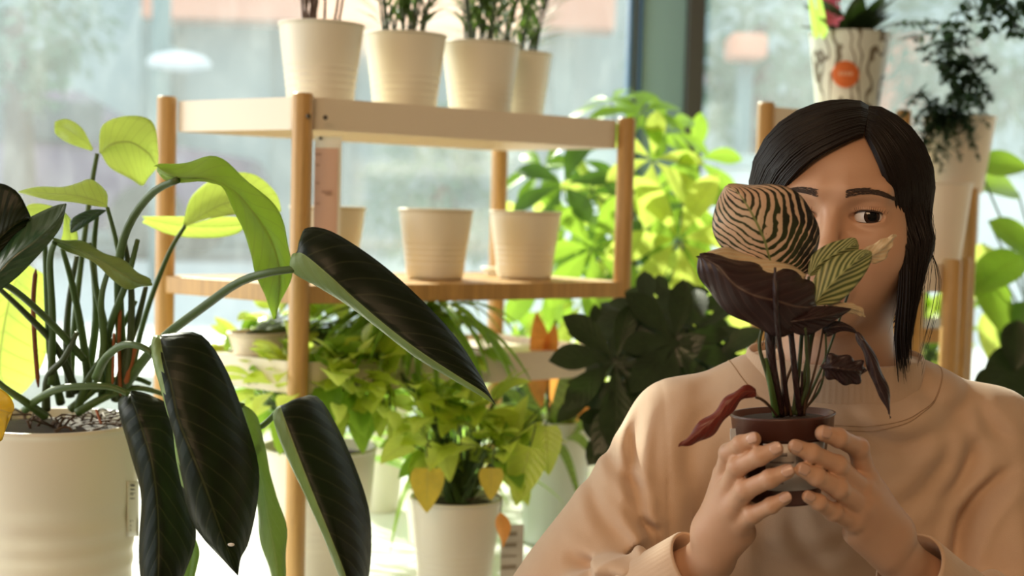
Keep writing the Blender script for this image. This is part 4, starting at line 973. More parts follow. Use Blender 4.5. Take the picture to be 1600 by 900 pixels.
def hc(a, b, ra, rb, k=.01, op='u'): bd.cone(H(*a), H(*b), ra, rb, k, op)
he((-.003, -.020, .028), (.0755, .094, .079))
he((0, .018, -.018), (.0655, .066, .090), .03)
he((0, .026, -.068), (.046, .050, .040), .03)
he((0, .064, -.098), (.019, .015, .014), .025)
for s in (-1, 1):
    he((s*.040, .046, -.034), (.024, .026, .024), .03)
    hc((s*.012, .076, .0235), (s*.044, .066, .023), .009, .007, .016)
    he((s*.078, -.012, -.018), (.006, .017, .030), .006)
    he((s*.080, -.008, -.016), (.003, .009, .017), .004, 's')
hc((0, .073, .012), (0, .0985, -.030), .0066, .0088, .010)
he((0, .102, -.034), (.0098, .0098, .0088), .008)
for s in (-1, 1):
    he((s*.0125, .086, -.037), (.0070, .0095, .0065), .007)
    he((s*.0065, .094, -.0435), (.0032, .005, .003), .002, 's')
hc((-.016, .076, -.063), (.016, .076, -.063), .0045, .0045, .008); hc((-.014, .077, -.072), (.014, .077, -.072), .0055, .0055, .008)
hc((-.019, .084, -.0675), (.019, .084, -.0675), .0012, .0012, .003, 's')
EX, EF, EZ_, ER = .0318, .0622, 0.0, .0143
for s in (-1, 1):
    he((s*.031, .084, .000), (.0175, .011, .0115), .012, 's')
    he((s*EX, EF, EZ_), (.0172, .0163, .0148), .006)
    hc((s*.018, .0805, .0088), (s*.047, .070, .0080), .0008, .0006, .0018, 's')      # crease of the upper lid
for s in (-1, 1):
    bd.ell(H(s*EX+s*.0002, EF+.014, -.0003), (.0172, .013, .0058), .0016, 's', HROT)
# neck, chest and arms under the clothes
bd.cone(H(0, -.012, -.075), (PX0, 1.435, 1.13), .050, .052, .03)
bd.cone((PX0, 1.435, 1.13), (PX0, 1.44, 1.05), .056, .085, .04)
bd.ell((PX0, 1.45, .95), (.13, .08, .20), .04)
bd.cone((PX0-.03, 1.44, 1.075), (.190, 1.44, 1.06), .040, .036, .03); bd.cone((PX0+.03, 1.44, 1.075), (.478, 1.44, 1.06), .040, .036, .03)
EL_L = Vector((.040, 1.335, .865)); EL_R = Vector((.512, 1.335, .862))
WL = U(1112, 872, 1.228); WR = U(1404, 872, 1.228)
bd.cone((.185, 1.44, 1.055), EL_L, .040, .034, .02); bd.cone((.482, 1.44, 1.055), EL_R, .040, .034, .02)
bd.cone(EL_L, EL_L.lerp(WL, .4), .034, .036, .01); bd.cone(EL_L.lerp(WL, .4), WL, .036, .0185, .01)
bd.cone(EL_R, EL_R.lerp(WR, .4), .034, .036, .01); bd.cone(EL_R.lerp(WR, .4), WR, .036, .0190, .01)
FING = []
def hand(W, carp, fingers, thumb, extra, rs=1.0):
    C_ = U(*carp[:3]); bd.cone(W, C_, .0185*rs, carp[3], .012)
    for i, f in enumerate(fingers):
        P = [U(*q) for q in f['p']]; r = f['r']
        bd.cone(C_, P[0], carp[3]*.82, r[0]*1.22, .008)
        bd.chain([P[0], P[1]], [r[0]*1.10, r[1]], .0035); bd.cone(P[1], P[2], r[1], r[2], .0022); bd.cone(P[2], P[3], r[2], r[3], .0022)
        bd.ell(P[1], (r[1]*1.06,)*3, .003); bd.ell(P[2], (r[2]*1.03,)*3, .0025)
        FING.append(P+[r[3]])
    T = [U(*q[:3]) for q in thumb]; bd.chain(T, [q[3] for q in thumb], .006)
    for a, b_, ra, rb in extra: bd.cone(U(*a), U(*b_), ra, rb, .010)
RF = [.0088, .0079, .0072, .0062]; RM = [.0091, .0081, .0074, .0064]; RP = [.0080, .0072, .0065, .0055]
hand(WL, (1117, 838, 1.218, .0195), [
    dict(p=[(1133, 742, 1.203), (1139, 708, 1.183), (1158, 694, 1.166), (1178, 686, 1.158)], r=RF),
    dict(p=[(1139, 768, 1.190), (1152, 730, 1.168), (1187, 713, 1.152), (1212, 702, 1.1475)], r=RM),
    dict(p=[(1146, 794, 1.184), (1164, 766, 1.163), (1203, 748, 1.149), (1229, 737, 1.1460)], r=RM),
    dict(p=[(1158, 818, 1.186), (1176, 804, 1.168), (1205, 790, 1.155), (1227, 778, 1.1505)], r=RP)],
    [(1125, 835, 1.238, .0150), (1160, 778, 1.262, .0125), (1190, 738, 1.263, .0105), (1206, 712, 1.260, .0085)],
    [((1120, 862, 1.215), (1158, 832, 1.200), .0165, .0130), ((1118, 830, 1.215), (1150, 790, 1.195), .017, .013), ((1115, 820, 1.222), (1135, 765, 1.212), .014, .011), ((1122, 850, 1.235), (1140, 800, 1.25), .014, .013)])
hand(WR, (1392, 838, 1.218, .0200), [
    dict(p=[(1353, 748, 1.200), (1341, 700, 1.184), (1310, 684, 1.165), (1286, 677, 1.158)], r=[.0093, .0085, .0078, .0069]),
    dict(p=[(1347, 766, 1.188), (1308, 727, 1.163), (1268, 708, 1.150), (1243, 698, 1.1470)], r=RM),
    dict(p=[(1346, 792, 1.182), (1310, 763, 1.160), (1276, 745, 1.149), (1254, 734, 1.1455)], r=RM),
    dict(p=[(1334, 814, 1.184), (1302, 800, 1.166), (1279, 785, 1.153), (1263, 776, 1.1495)], r=RP)],
    [(1385, 835, 1.238, .0150), (1322, 782, 1.262, .0125), (1290, 745, 1.263, .0105), (1268, 718, 1.260, .0085)],
    [((1382, 862, 1.215), (1340, 832, 1.200), .0165, .0130), ((1385, 832, 1.215), (1352, 790, 1.195), .018, .014), ((1395, 825, 1.222), (1362, 765, 1.212), .014, .011), ((1385, 850, 1.235), (1355, 805, 1.25), .014, .013)])
V, Q = bd.mesh((-.02, 1.10, .74), (.60, 1.56, 1.45), .0015)
body = meshobj('body', V, Q, M_skin, person)

# eyes
M_sclera = mat_plain('eye_white', (.74, .70, .66), .12, .02); M_iris = mat_plain('iris_brown', (.035, .016, .008), .08, .2, 300); M_pupil = mat_plain('pupil', (.004, .004, .004), .05, 0)
for s in (-1, 1):
    c = H(s*EX, EF, EZ_); tgt = U(1352 if s > 0 else 1262, 337, 1.32)
    gz = (Vector((-.02, -1, .0))).normalized(); b = MB(); r = ER; prof = []
    for i in range(40):
        a = math.pi*i/39; prof.append((r*math.sin(a), r*math.cos(a)))
    X = gz.orthogonal().normalized(); Y_ = gz.cross(X); rows = [[c+X*(p_[0]*math.cos(2*math.pi*k/36))+Y_*(p_[0]*math.sin(2*math.pi*k/36))+gz*p_[1] for k in range(36)] for p_ in prof]
    b.cur = 2; b.grid(rows[:5], closed=True); b.cur = 1; b.grid(rows[4:8]+[[c+X*(r*math.sin(.56)*math.cos(2*math.pi*k/36))+Y_*(r*math.sin(.56)*math.sin(2*math.pi*k/36))+gz*(r*math.cos(.56)) for k in range(36)]], closed=True); b.cur = 0; b.grid([[c+X*(r*math.sin(.56)*math.cos(2*math.pi*k/36))+Y_*(r*math.sin(.56)*math.sin(2*math.pi*k/36))+gz*(r*math.cos(.56)) for k in range(36)]]+rows[8:], closed=True)
    b.build('eye', [M_sclera, M_iris, M_pupil], person)
# eyebrows and lashes, laid on the skin
M_brow = mat_plain('brow_hair', (.060, .036, .025), .8, .1)
def skinp(x, z, lift=0.0):
    p = H(x, .13, z); d = -hf
    for _ in range(60):
        dd = bd.ev(np.array([p]))[0]
        if dd < .0002: break
        p = p+d*dd*.8
    return p - d*lift
rg = random.Random(3)
for s in (-1, 1):
    b = MB()
    for i in range(420):
        t = rg.random(); x = .0125+.041*t; zc = .0195+.0045*math.sin(math.pi*min(1, t*.85+.08))-.0035*t**3
        w = .0037*(1-t*.6); z = zc+rg.uniform(-w, w)
        p = skinp(s*x, z, .0004); a = R(25-35*t+rg.uniform(-12, 12)); L = .0045*rg.uniform(.6, 1.1)
        q = skinp(s*(x+L*math.cos(a)), z+L*math.sin(a)*.5, .0007)
        b.tube([p, p.lerp(q, .5)-(-hf)*.0003, q], [.00022, .00018, .00006], 4, cap=False)
    b.build('eyebrow', M_brow, person)
    b = MB()
    for up in (1, 0):
        pts = []
        for i in range(19):
            t = i/18; x = EX-.0158+.0316*t; zz = .0057*math.sqrt(max(0, 1-((x-EX)/.0165)**2))*(1 if up else -1)-.0003
            dx = x-EX; f = EF+math.sqrt(max(1e-6, .0160**2*1.0-dx*dx-zz*zz)); pts.append(H(s*x, f, zz))
        if up:
            b.tube(pts, [.0003]+[.0008]*17+[.0005], 6)
            for i in range(1, 19): b.tube([pts[i], pts[i]+hf*.003+hz*.0012+hr*s*(.0012*(i-8)/9), pts[i]+hf*.0050+hz*.0042+hr*s*(.0026*(i-8)/9)], [.0003, .0002, .00006], 4, cap=False)
        else: b.tube(pts, .00022, 4)
    b.build('eyelashes', M_brow, person)
# nails
M_nail = mat_plain('fingernail', (.60, .37, .27), .25, .03)
for P in FING:
    d = (P[3]-P[2]).normalized(); tip = P[3]; r = P[4]
    # the outer side of the finger: away from the pot axis
    ax = Vector((U(1229, 700, 1.2).x, 1.2, tip.z)); o = (tip-ax); o = (o-d*o.dot(d)); o.normalize(); o = (o + Vector((0, -.25, .35))).normalized(); o = (o-d*o.dot(d)).normalized(); sd = d.cross(o)
    b = MB(); rows = []
    for i in range(9):
        t = i/8; l = -.0035+.0105*t; w = r*.74*min(1, (1-(2*t-1)**6)**.5+.02) if 0 < t < 1 else .0004
        row = []
        for k in range(7):
            a = (k/6-.5)*2; th = a*w/r*1.05; rad = r*1.035-max(0, l-.001)**2*22
            row.append(tip+d*l+o*(rad*math.cos(th))+sd*(rad*math.sin(th)))
        rows.append(row)
    b.grid(rows); b.build('fingernail', M_nail, person, solid=.0004)

# hair
M_hair, nt, out = newmat('dark_hair'); bb = N(nt); nn = bb.noise(160, 3, .6, stretch=(1, 1, .12))
pr = bb.principled(bb.mix(nn, (.006, .0035, .0028, 1), (.016, .009, .006, 1)), .45); pr.inputs['Specular IOR Level'].default_value = .28
bb.link(pr.outputs[0], out.inputs[0])
HE = Vector((-.007, -.020, .030)); HRD = (.0865, .104, .0825)
def onhair(v, off):
    w = Vector((v.x-HE.x, v.y-HE.y, v.z-HE.z)); k = math.sqrt((w.x/(HRD[0]))**2+(w.y/(HRD[1]))**2+(w.z/(HRD[2]))**2)
    u = w/k; n = Vector((u.x/HRD[0]**2, u.y/HRD[1]**2, u.z/HRD[2]**2)).normalized(); return HE+u+n*off
HL = [(-.075, -.03), (-.058, .0), (-.048, .020), (-.040, .034), (-.0226, .055), (0, .069), (.018, .077), (.027, .082), (.034, .074), (.0416, .060), (.051, .03), (.0545, .01), (.057, -.01), (.059, -.03), (.061, -.05), (.066, -.09)]
def hline(x):
    if x <= HL[0][0]: return -.2
    for (x0, z0), (x1, z1) in zip(HL, HL[1:]):
        if x <= x1: return z0+(z1-z0)*(x-x0)/(x1-x0)
    return -.2
b = MB(); NR, NC = 110, 140; grid = []
for i in range(NR+1):
    a = math.pi*i/NR; grid.append([Vector((math.sin(a)*math.cos(2*math.pi*j/NC), math.sin(a)*math.sin(2*math.pi*j/NC), math.cos(a))) for j in range(NC)])
keep = []
for i in range(NR+1):
    for j in range(NC):
        d = grid[i][j]; q = HE+Vector((d.x*(HRD[0]-.002), d.y*(HRD[1]-.002), d.z*(HRD[2]-.002)))
        face = q.y > .010 and q.z < hline(q.x) + .004
        low = q.z < -.050 and q.y > -.03
        keep.append(not (face or low)); b.v.append(tuple(H(*q)))
for i in range(NR):
    for j in range(NC):
        q4 = (i*NC+j, i*NC+(j+1) % NC, (i+1)*NC+(j+1) % NC, (i+1)*NC+j)
        if all(keep[k] for k in q4): b.face(q4[::-1])
rg = random.Random(9)
LFT = [[(.026, .066, .083), (.004, .084, .073), (-.030, .082, .048), (-.062, .055, .006), (-.082, .0, -.040), (-.066, -.06, -.085)],
       [(.020, -.005, .115), (-.02, .02, .105), (-.06, .01, .07), (-.085, -.02, .01), (-.08, -.05, -.04), (-.05, -.09, -.085)],
       [(.008, -.08, .10), (-.03, -.09, .085), (-.06, -.09, .04), (-.06, -.10, .0), (-.04, -.11, -.04), (-.02, -.11, -.08)]]
RGT = [[(.028, .066, .083), (.041, .073, .062), (.054, .066, .022), (.0635, .057, -.025), (.0655, .053, -.070), (.064, .049, -.115), (.068, .042, -.155)],
       [(.024, .025, .108), (.055, .035, .085), (.080, .030, .035), (.084, .028, -.015), (.078, .028, -.060), (.071, .028, -.100), (.068, .030, -.125)],
       [(.020, -.02, .117), (.06, -.02, .09), (.088, -.03, .03), (.083, -.050, -.02), (.070, -.075, -.05), (.045, -.095, -.08), (.02, -.11, -.10)],
       [(.008, -.08, .10), (.04, -.09, .08), (.06, -.1, .02), (.05, -.11, -.01), (.04, -.115, -.04), (.02, -.115, -.06), (.01, -.115, -.09)]]
def strand(sets, s, free_from, rad, jit):
    x = s*(len(sets)-1); i = min(int(x), len(sets)-2); u = x-i; P = [Vector(a).lerp(Vector(c), u) for a, c in zip(sets[i], sets[i+1])]
    off = rg.uniform(-.001, .0045); jv = Vector((rg.uniform(-1, 1), rg.uniform(-1, 1), rg.uniform(-1, 1)))*jit
    P = [p+jv*(k/len(P)) for k, p in enumerate(P)]; n = 18; out = []; tend = 1 if free_from > 1 else rg.uniform(.62, 1.0)
    for k in range(n):
        t = k/(n-1)*tend; p = cr(P, t); w = max(0.0, min(1, (t-free_from)/.12)); q = onhair(p, off*(1 if t > .05 else .4)); p = q.lerp(p, w) if free_from < 1 else q
        out.append(H(*p))
    b.tube(out, [rad*(.6+.4*min(1, k/3))*(1 if k < n-4 else (n-k)/5) for k in range(n)], 4, cap=False)
for i in range(1300): strand(LFT, rg.random()**1.3, 1.1, rg.uniform(.0007, .0013), .006)
for i in range(1200):
    s = rg.random()**1.3; strand(RGT, s, .40, rg.uniform(.0007, .0013), .007)
for i in range(170): strand(RGT, rg.uniform(0, .30), .45, rg.uniform(.0004, .0008), .010)
for i in range(26): strand(RGT, rg.uniform(.1, .5), .35, .00022, .03)
# wisps that leave the head near the ear and on the far side of the neck
for i in range(7):
    p0 = H(.084, .0, -.03); a = rg.uniform(-1, 1); b.tube(curve([p0, p0+Vector((.010+.006*a, 0, -.03)), p0+Vector((.006+.008*a, 0, -.07)), p0+Vector((-.004+.008*a, 0, -.10-.03*rg.random()))], 10), [.0003, .00012], 4, cap=False)
for i in range(40):
    p0 = H(-.070+rg.uniform(-.006, .006), -.03, -.06); b.tube(curve([p0, p0+Vector((-.004, 0, -.035)), p0+Vector((rg.uniform(-.014, .002), 0, -.075+rg.uniform(-.01, .01)))], 8), [.0010, .0003], 4, cap=False)
b.tube(curve([H(.0, -.125, -.03), H(.0, -.135, -.06), H(.0, -.125, -.11), H(.0, -.115, -.17)], 12), [.022, .026]+[.024]*6+[.02, .016, .012, .004], 12)
b.build('hair', M_hair, person)
# drop earring
M_metal = mat_plain('silver', (.8, .76, .7), .2, .02, Metallic=1.0)
e0 = H(.0745, .020, -.040); b = MB(); b.tube([e0, e0-hz*.006], .0006, 6); b.ball(e0-hz*.008, .0022, 10, 8); b.tube(curve([e0-hz*.009, e0-hz*.02+hr*.001, e0-hz*.035], 6), .0005, 5); b.build('earring', M_metal, person)

# ------------------------------------------------------------------ sweatshirt
def mat_cloth():
    m, nt, out = newmat('sweatshirt_fabric'); b = N(nt)
    n1 = b.noise(6, 4, .6); n2 = b.noise(900, 2, .7); n3 = b.noise(60, 3, .6)
    c = b.mix(b.mr(n1, .3, .7), (.57, .395, .265, 1), (.64, .455, .315, 1)); c = b.mix(b.math('MULTIPLY', n3, .25), c, (.52, .34, .21, 1))
    p = b.principled(c, .85); p.inputs['Sheen Weight'].default_value = .25; p.inputs['Sheen Roughness'].default_value = .5
    h = b.math('ADD', b.math('MULTIPLY', n2, .5), b.math('MULTIPLY', n3, .6)); b.link(b.bump(h, .35, .0012), p.inputs['Normal'])
    b.link(p.outputs[0], out.inputs[0]); return m
M_cloth = mat_cloth()
sw = Field()
CY = 1.437
sw.ell((PX0, CY+.01, .93), (.165, .118, .235), .03)
sw.cone((PX0-.07, CY, 1.085), (PX0+.07, CY, 1.085), .066, .066, .05)
sw.cone((PX0-.085, CY, 1.105), (.180, CY, 1.076), .040, .054, .03); sw.cone((PX0+.085, CY, 1.105), (.490, CY, 1.076), .040, .054, .03)
sw.cone((.180, CY, 1.072), EL_L+Vector((.005, .015, .02)), .056, .058, .02); sw.cone((.490, CY, 1.072), EL_R+Vector((-.0, .015, .02)), .056, .058, .02)
def cuffpt(E, W, t): return E.lerp(W, t)
for E, W in ((EL_L, WL), (EL_R, WR)):
    sw.cone(E, cuffpt(E, W, .40), .056, .052, .02); sw.cone(cuffpt(E, W, .40), cuffpt(E, W, .62), .052, .036, .015)
# mock collar
COLB = Vector((PX0-.002, CY-.012, 1.118)); 
sw.ell((PX0-.002, CY-.004, 1.105), (.100, .090, .028), .02)
CREASE = []
for ax_, ay_, bx_, by_, w_, A_ in ((1010, 650, 1030, 870, .006, .008), (950, 700, 1012, 775, .006, .005), (975, 790, 1030, 835, .005, .005), (893, 872, 1010, 862, .008, .010), (925, 760, 985, 850, .007, .004),
        (1600, 740, 1500, 900, .008, .010), (1420, 700, 1570, 600, .010, .0045), (1400, 800, 1500, 700, .009, .0045), (1330, 655, 1450, 705, .008, .0035), (1480, 790, 1545, 700, .008, .005),
        (1235, 800, 1300, 895, .009, .004), (1190, 860, 1330, 845, .008, .0035), (1130, 640, 1080, 760, .010, .005), (1170, 600, 1090, 640, .009, .003), (1560, 640, 1600, 700, .008, .005), (1450, 600, 1540, 660, .010, .003)):
    pa_ = U(ax_, ay_, 1.34); pb_ = U(bx_, by_, 1.34); CREASE.append((pa_.x, pa_.z, pb_.x, pb_.z, w_, A_))
def sdisp(P):
    x, y, z = P[:, 0], P[:, 1], P[:, 2]; d = np.zeros(len(P))
    xs = x-PX0; ax = np.abs(xs); g = lambda v, c, w: np.exp(-((v-c)/w)**2)
    front = 1/(1+np.exp((y-1.42)/.01))
    # armhole seams
    seam = ax-(.178-.10*(1.12-z)*.35); d += .0016*g(seam, 0, .0022)*g(z, 1.02, .10)
    d -= .0045*g(seam, -.012, .010)*g(z, .98, .06)*front - .004*g(seam, .014, .010)*g(z, .96, .06)*front
    # collar seam and ribbing
    ang = np.arctan2(y-CY, xs); rr = np.sqrt(xs**2+(y-CY+.004)**2)
    zs = z-(1.118); nearc = (rr < .12)
    # soft folds, running from the shoulders towards the hands
    t1 = xs*.9+(z-1.0)*.55; t2 = -xs*.9+(z-1.0)*.55
    fold = lambda v: (1-np.abs(np.sin(v)))**1.6
    for x0, z0, x1, z1, w, A in CREASE:
        ex, ez = x1-x0, z1-z0; L = math.hypot(ex, ez); t = ((x-x0)*ex+(z-z0)*ez)/(L*L); bow = .12*L*np.sin(math.pi*np.clip(t, 0, 1))
        sdist = ((x-x0)*ez-(z-z0)*ex)/L - bow; tp = np.clip(t*3+.35, 0, 1)*np.clip((1-t)*3+.35, 0, 1)*(t > -.12)*(t < 1.12)
        d += front*A*tp*(g(sdist, 0, w)-.55*g(np.abs(sdist), 2.1*w, 1.1*w))
    d -= .0100*g(xs, -.105+.05*(1.05-z), .014)*g(z, 1.0, .08)*front
    # sleeve wrinkles at the elbows and wrists
    for E, W, s in ((EL_L, WL, -1), (EL_R, WR, 1)):
        dv = np.array((W-E).normalized()); q = (P-np.array(E))@dv; L = (W-E).length
        near = np.exp(-np.maximum(0, np.linalg.norm(P-np.array(E)-np.outer(np.clip(q, 0, L), dv), axis=1)-.05)/.01)
        d -= .0075*fold(q*55+z*26*s+x*10)*near*g(q, .06, .06)
    up = (ax > .15)*1.0
    d -= .0070*fold((z*34+ax*30)+1.2*np.sin(y*30))*up*g(z, .95, .07)
    return d
sw.disp = sdisp
V, Q = sw.mesh((-.10, 1.12, .70), (.68, 1.62, 1.20), .0028)
shirt = meshobj('sweatshirt', V, Q, M_cloth, person); shirt['_loc'] = person['_loc']
def knit_ring(name, c, axis, prof, ell=1.0, ribs=90, amp=.0004, label=None, xdir=None):
    # band of ribbed knit: profile of (radius, height, is_rib)
    Z = Vector(axis).normalized(); X = Vector(xdir or (1, 0, 0)); X = (X-Z*X.dot(Z)).normalized(); Y_ = Z.cross(X); rows = []; n = ribs*4
    for r, z, k in prof:
        rows.append([Vector(c)+X*((r+amp*k*math.sin(j*math.pi/2))*math.cos(2*math.pi*j/n))+Y_*((r+amp*k*math.sin(j*math.pi/2))*ell*math.sin(2*math.pi*j/n))+Z*z for j in range(n)])
    b = MB(); b.grid(rows, closed=True); o = b.build(name, M_cloth, person)
    if label: o['label'] = label
    return o
cc_ = (PX0-.002, CY-.002, 1.108)
knit_ring('collar', cc_, (0, -.10, 1), [(.104, -.004, 0), (.1035, .004, 0), (.1015, .0065, 0), (.1000, .0055, 0), (.0990, .0075, 1), (.0965, .018, 1), (.0930, .034, 1), (.0900, .049, 1), (.0885, .0545, 1), (.0870, .056, 0), (.0855, .0545, 0), (.0865, .044, 0), (.0890, .028, 0), (.094, .004, 0)], .84, 100, .00016)
for E, W, sg in ((EL_L, WL, -1), (EL_R, WR, 1)):
    c0 = E.lerp(W, .66); L_ = (W-E).length; d = (W-E).normalized(); l = L_*.27
    knit_ring('cuff', c0, d, [(.0330, -.014, 0), (.0385, -.010, 0), (.0400, -.004, 0), (.0375, .001, 1), (.0365, l*.3, 1), (.0355, l*.7, 1), (.0348, l-.003, 1), (.0335, l, 0), (.0315, l-.001, 0), (.0310, l*.6, 0), (.0300, -.006, 0)], 1.0, 48, .0001)
b = MB(); Zc = Vector((0, -.10, 1)).normalized(); Xc = Vector((1, 0, 0)); Yc = Zc.cross(Xc)
for zz in (.006, .0015):
    Q_ = []
    for a in np.linspace(0, 2*math.pi, 140):                # let the stitching lie on the cloth around the collar
        o_ = Vector((math.cos(a), .845*math.sin(a), 0)); base_ = Vector(cc_)+Xc*(.1035*math.cos(a))+Yc*(.1035*.845*math.sin(a))+Zc*(zz-.006)
        dr = Vector((.12*math.cos(a), math.sin(a), .25+1.6*abs(math.cos(a))**2)).normalized(); p = base_+dr*.06
        for _ in range(60):
            dd = sw.ev(np.array([p]))[0]
            if dd < .0003 or (p-base_).dot(dr) < -.05: break
            p = p-dr*(dd*.7)
        Q_.append(p)
    b.tube(Q_, .0005, 5, cap=False)
so_ = b.build('stitching', mat_plain('seam_thread', (.44, .29, .18), .9, .1), shirt); so_['label'] = 'double stitched seam below the collar'
# trousers and the stool they sit on, out of the picture
tr = Field(); tr.ell((PX0, 1.47, .66), (.17, .13, .12), .02)
for s in (-1, 1):
    tr.cone((PX0+s*.09, 1.46, .60), (PX0+s*.13, 1.10, .56), .085, .065, .03); tr.cone((PX0+s*.13, 1.10, .56), (PX0+s*.13, 1.12, .10), .062, .045, .02)
V, Q = tr.mesh((-.2, .95, .02), (.85, 1.75, .85), .006); meshobj('trousers', V, Q, mat_plain('dark_trousers', (.04, .045, .06), .9, .1, 50), person)
for s in (-1, 1):
    b = MB(); x = PX0+s*.13; b.ball((x, 1.07, .035), (.045, .12, .035), 20, 12); b.ball((x, 1.13, .06), (.042, .05, .06), 16, 10); b.build('shoe', mat_plain('shoe_%d' % (s+1), (.6, .58, .54), .6, .05), person)
stl = thing('stool', (PX0, 1.50, 0), 'round wooden stool under the person in the sweatshirt', 'stool')
b = MB(); b.lathe([(0, .50), (.16, .50), (.17, .51), (.17, .525), (.16, .535), (0, .535)], (PX0, 1.50, 0), 40); b.build('seat', M_wood, stl)
for k in range(4):
    a = math.pi/4+k*math.pi/2; b = MB(); b.tube([(PX0+.12*math.cos(a), 1.5+.12*math.sin(a), .505), (PX0+.17*math.cos(a), 1.5+.17*math.sin(a), 0)], [.014, .011], 12); b.build('leg', M_wood, stl)
# ------------------------------------------------------------------ the small plant held in the hands
def mat_calathea():
    m, nt, out = newmat('striped_prayer_plant_leaf'); b = N(nt)
    uv = b.new('ShaderNodeUVMap').outputs[0]; sp = b.new('ShaderNodeSeparateXYZ'); b.link(uv, sp.inputs[0])
    u = b.math('ABSOLUTE', b.math('MULTIPLY_ADD', sp.outputs[0], 2.0, -1.0)); v = sp.outputs[1]
    nz = b.noise(55, 2, .5); n2 = b.noise(110, 3, .6)
    s_ = b.math('ADD', b.math('MULTIPLY_ADD', v, 13.0, b.math('MULTIPLY', nz, 1.4)), b.math('MULTIPLY', b.math('POWER', u, 1.25), 5.5))
    w = b.math('ABSOLUTE', b.math('MULTIPLY_ADD', b.math('FRACT', s_), 2.0, -1.0))
    rightside = b.math('MULTIPLY', b.mr(sp.outputs[0], .48, .80), b.mr(v, .15, .60))
    w2 = b.math('SUBTRACT', b.math('ADD', w, b.math('MULTIPLY_ADD', n2, 1.1, -.55)), b.math('MULTIPLY', rightside, .55))
    st = b.mr(w2, .24, .42)
    s2 = b.math('SUBTRACT', b.math('MULTIPLY', v, 8.5), b.math('MULTIPLY', b.math('POWER', u, .8), 3.0))
    side = b.mr(b.noise(26, 1, .5), .45, .6)
    dark = b.mix(side, (.012, .010, .007, 1), (.030, .040, .012, 1)); pale = b.mix(b.noise(40, 2, .5), (.70, .42, .31, 1), (.70, .58, .38, 1))
    c = b.mix(st, dark, pale); mm = b.mr(u, .01, .035, 1, 0); c = b.mix(mm, c, (.22, .26, .09, 1))
    edge = b.mr(u, .93, .99, 0, 1); c = b.mix(b.math('MULTIPLY', edge, .6), c, (.02, .015, .01, 1))
    p = b.principled(c, .4); b.link(b.bump(w, .3, .0008), p.inputs['Normal']); t = b.new('ShaderNodeBsdfTranslucent'); t.inputs[0].default_value = (.30, .22, .08, 1)
    mx = b.new('ShaderNodeMixShader'); mx.inputs[0].default_value = .12; b.link(p.outputs[0], mx.inputs[1]); b.link(t.outputs[0], mx.inputs[2]); b.link(mx.outputs[0], out.inputs[0]); return m
M_cal = mat_calathea()
M_purp = mat_leaf('purple_under', (.028, .011, .011), (.050, .022, .020), 9, 3.0, .2, (.08, .02, .015), .08, .42, .035, (.10, .06, .045), .15, .35)
M_burg = mat_leaf('burgundy_under', (.17, .022, .012), (.11, .018, .010), 8, 2.4, .12, (.3, .04, .01), .12, .4, .05, (.24, .06, .03), .2, .3)
M_cgreen = mat_leaf('variegated_young_leaf', (.07, .10, .028), (.62, .62, .26), 9, 3.2, .62, (.35, .42, .1), .2, .42, .04, (.45, .5, .2), .2, .2)
M_cpale = mat_leaf('pale_curled_leaf', (.60, .44, .26), (.74, .64, .42), 7, 2.6, .5, (.5, .45, .2), .2, .42, .04, None, .25, .2)
M_npot = mat_plain('brown_plastic_pot', (.085, .030, .020), .32, .08, 8)
HPX = U(1229, 700, 1.2).x; HPB = Vector((HPX, 1.2, 1.056)); TL = Vector((-.06, .02, 1)).normalized()
hp_ = thing('potted_prayer_plant', tuple(HPB), 'small striped leaf plant in a brown plastic pot held up before the face', 'potted plant')
b = MB(); b.lathe([(0, 0), (.0285, 0), (.0300, .002), (.0385, .056), (.0400, .0565), (.0425, .058), (.0438, .0735), (.0450, .0745), (.0448, .0760), (.0425, .0758), (.0385, .057), (.028, .004), (0, .004)], HPB, 72, TL); b.build('pot', M_npot, hp_)
b = MB(); b.lathe([(0, .072), (.02, .073), (.036, .0715), (.0410, .070)], HPB, 40, TL); b.build('soil', M_potin, hp_)
X_ = TL.cross(Vector((0, 1, 0))).normalized(); Yt = TL.cross(X_)
if Yt.y > 0: Yt = -Yt
def onp(a, z, lift=.0005):
    r = .0300+(.0385-.0300)*(z-.002)/.054+lift; return HPB+X_*(r*math.sin(a))+Yt*(r*math.cos(a))+TL*z
sx = 1 if X_.x > 0 else -1
b = MB(); b.grid([[onp(sx*a, z) for a in np.linspace(-.62, .95, 16)] for z in (.014, .026, .04, .0545)]); lb = b.build('label', mat_plain('label_paper', (.60, .55, .50), .4, .04), hp_, solid=.0003); lb['label'] = 'pale paper label'
b = MB()
for a0, a1, z0, z1 in ((-.5, -.1, .044, .047), (-.5, .05, .038, .0395), (-.5, -.05, .034, .0352), (-.5, .0, .030, .0312), (-.5, -.2, .020, .027), (.1, .6, .030, .046)):
    b.grid([[onp(sx*a, z, .0009) for a in np.linspace(a0, a1, 8)] for z in (z0, z1)])
b.build('label_print', mat_plain('label_ink', (.30, .26, .24), .5, .04), lb, solid=.0002)
b = MB(); q = onp(sx*-1.45, .060, .005); b.box(q+Vector((0, -.004, -.004)), (.005, .001, .018), (X_, Yt, TL)); b.build('plant_tag_edge', M_perl, hp_, smooth=False)
def hl(rows, mats, label=None, pet=None, pr=(.0022, .0012), pm=None, **k): return plf(rows, mats, label, pet, pr, pm or M_stemd, par=hp_, thick=.0005, **k)
S0 = lambda dx, Y=1.2: (1232+dx, 648, Y)
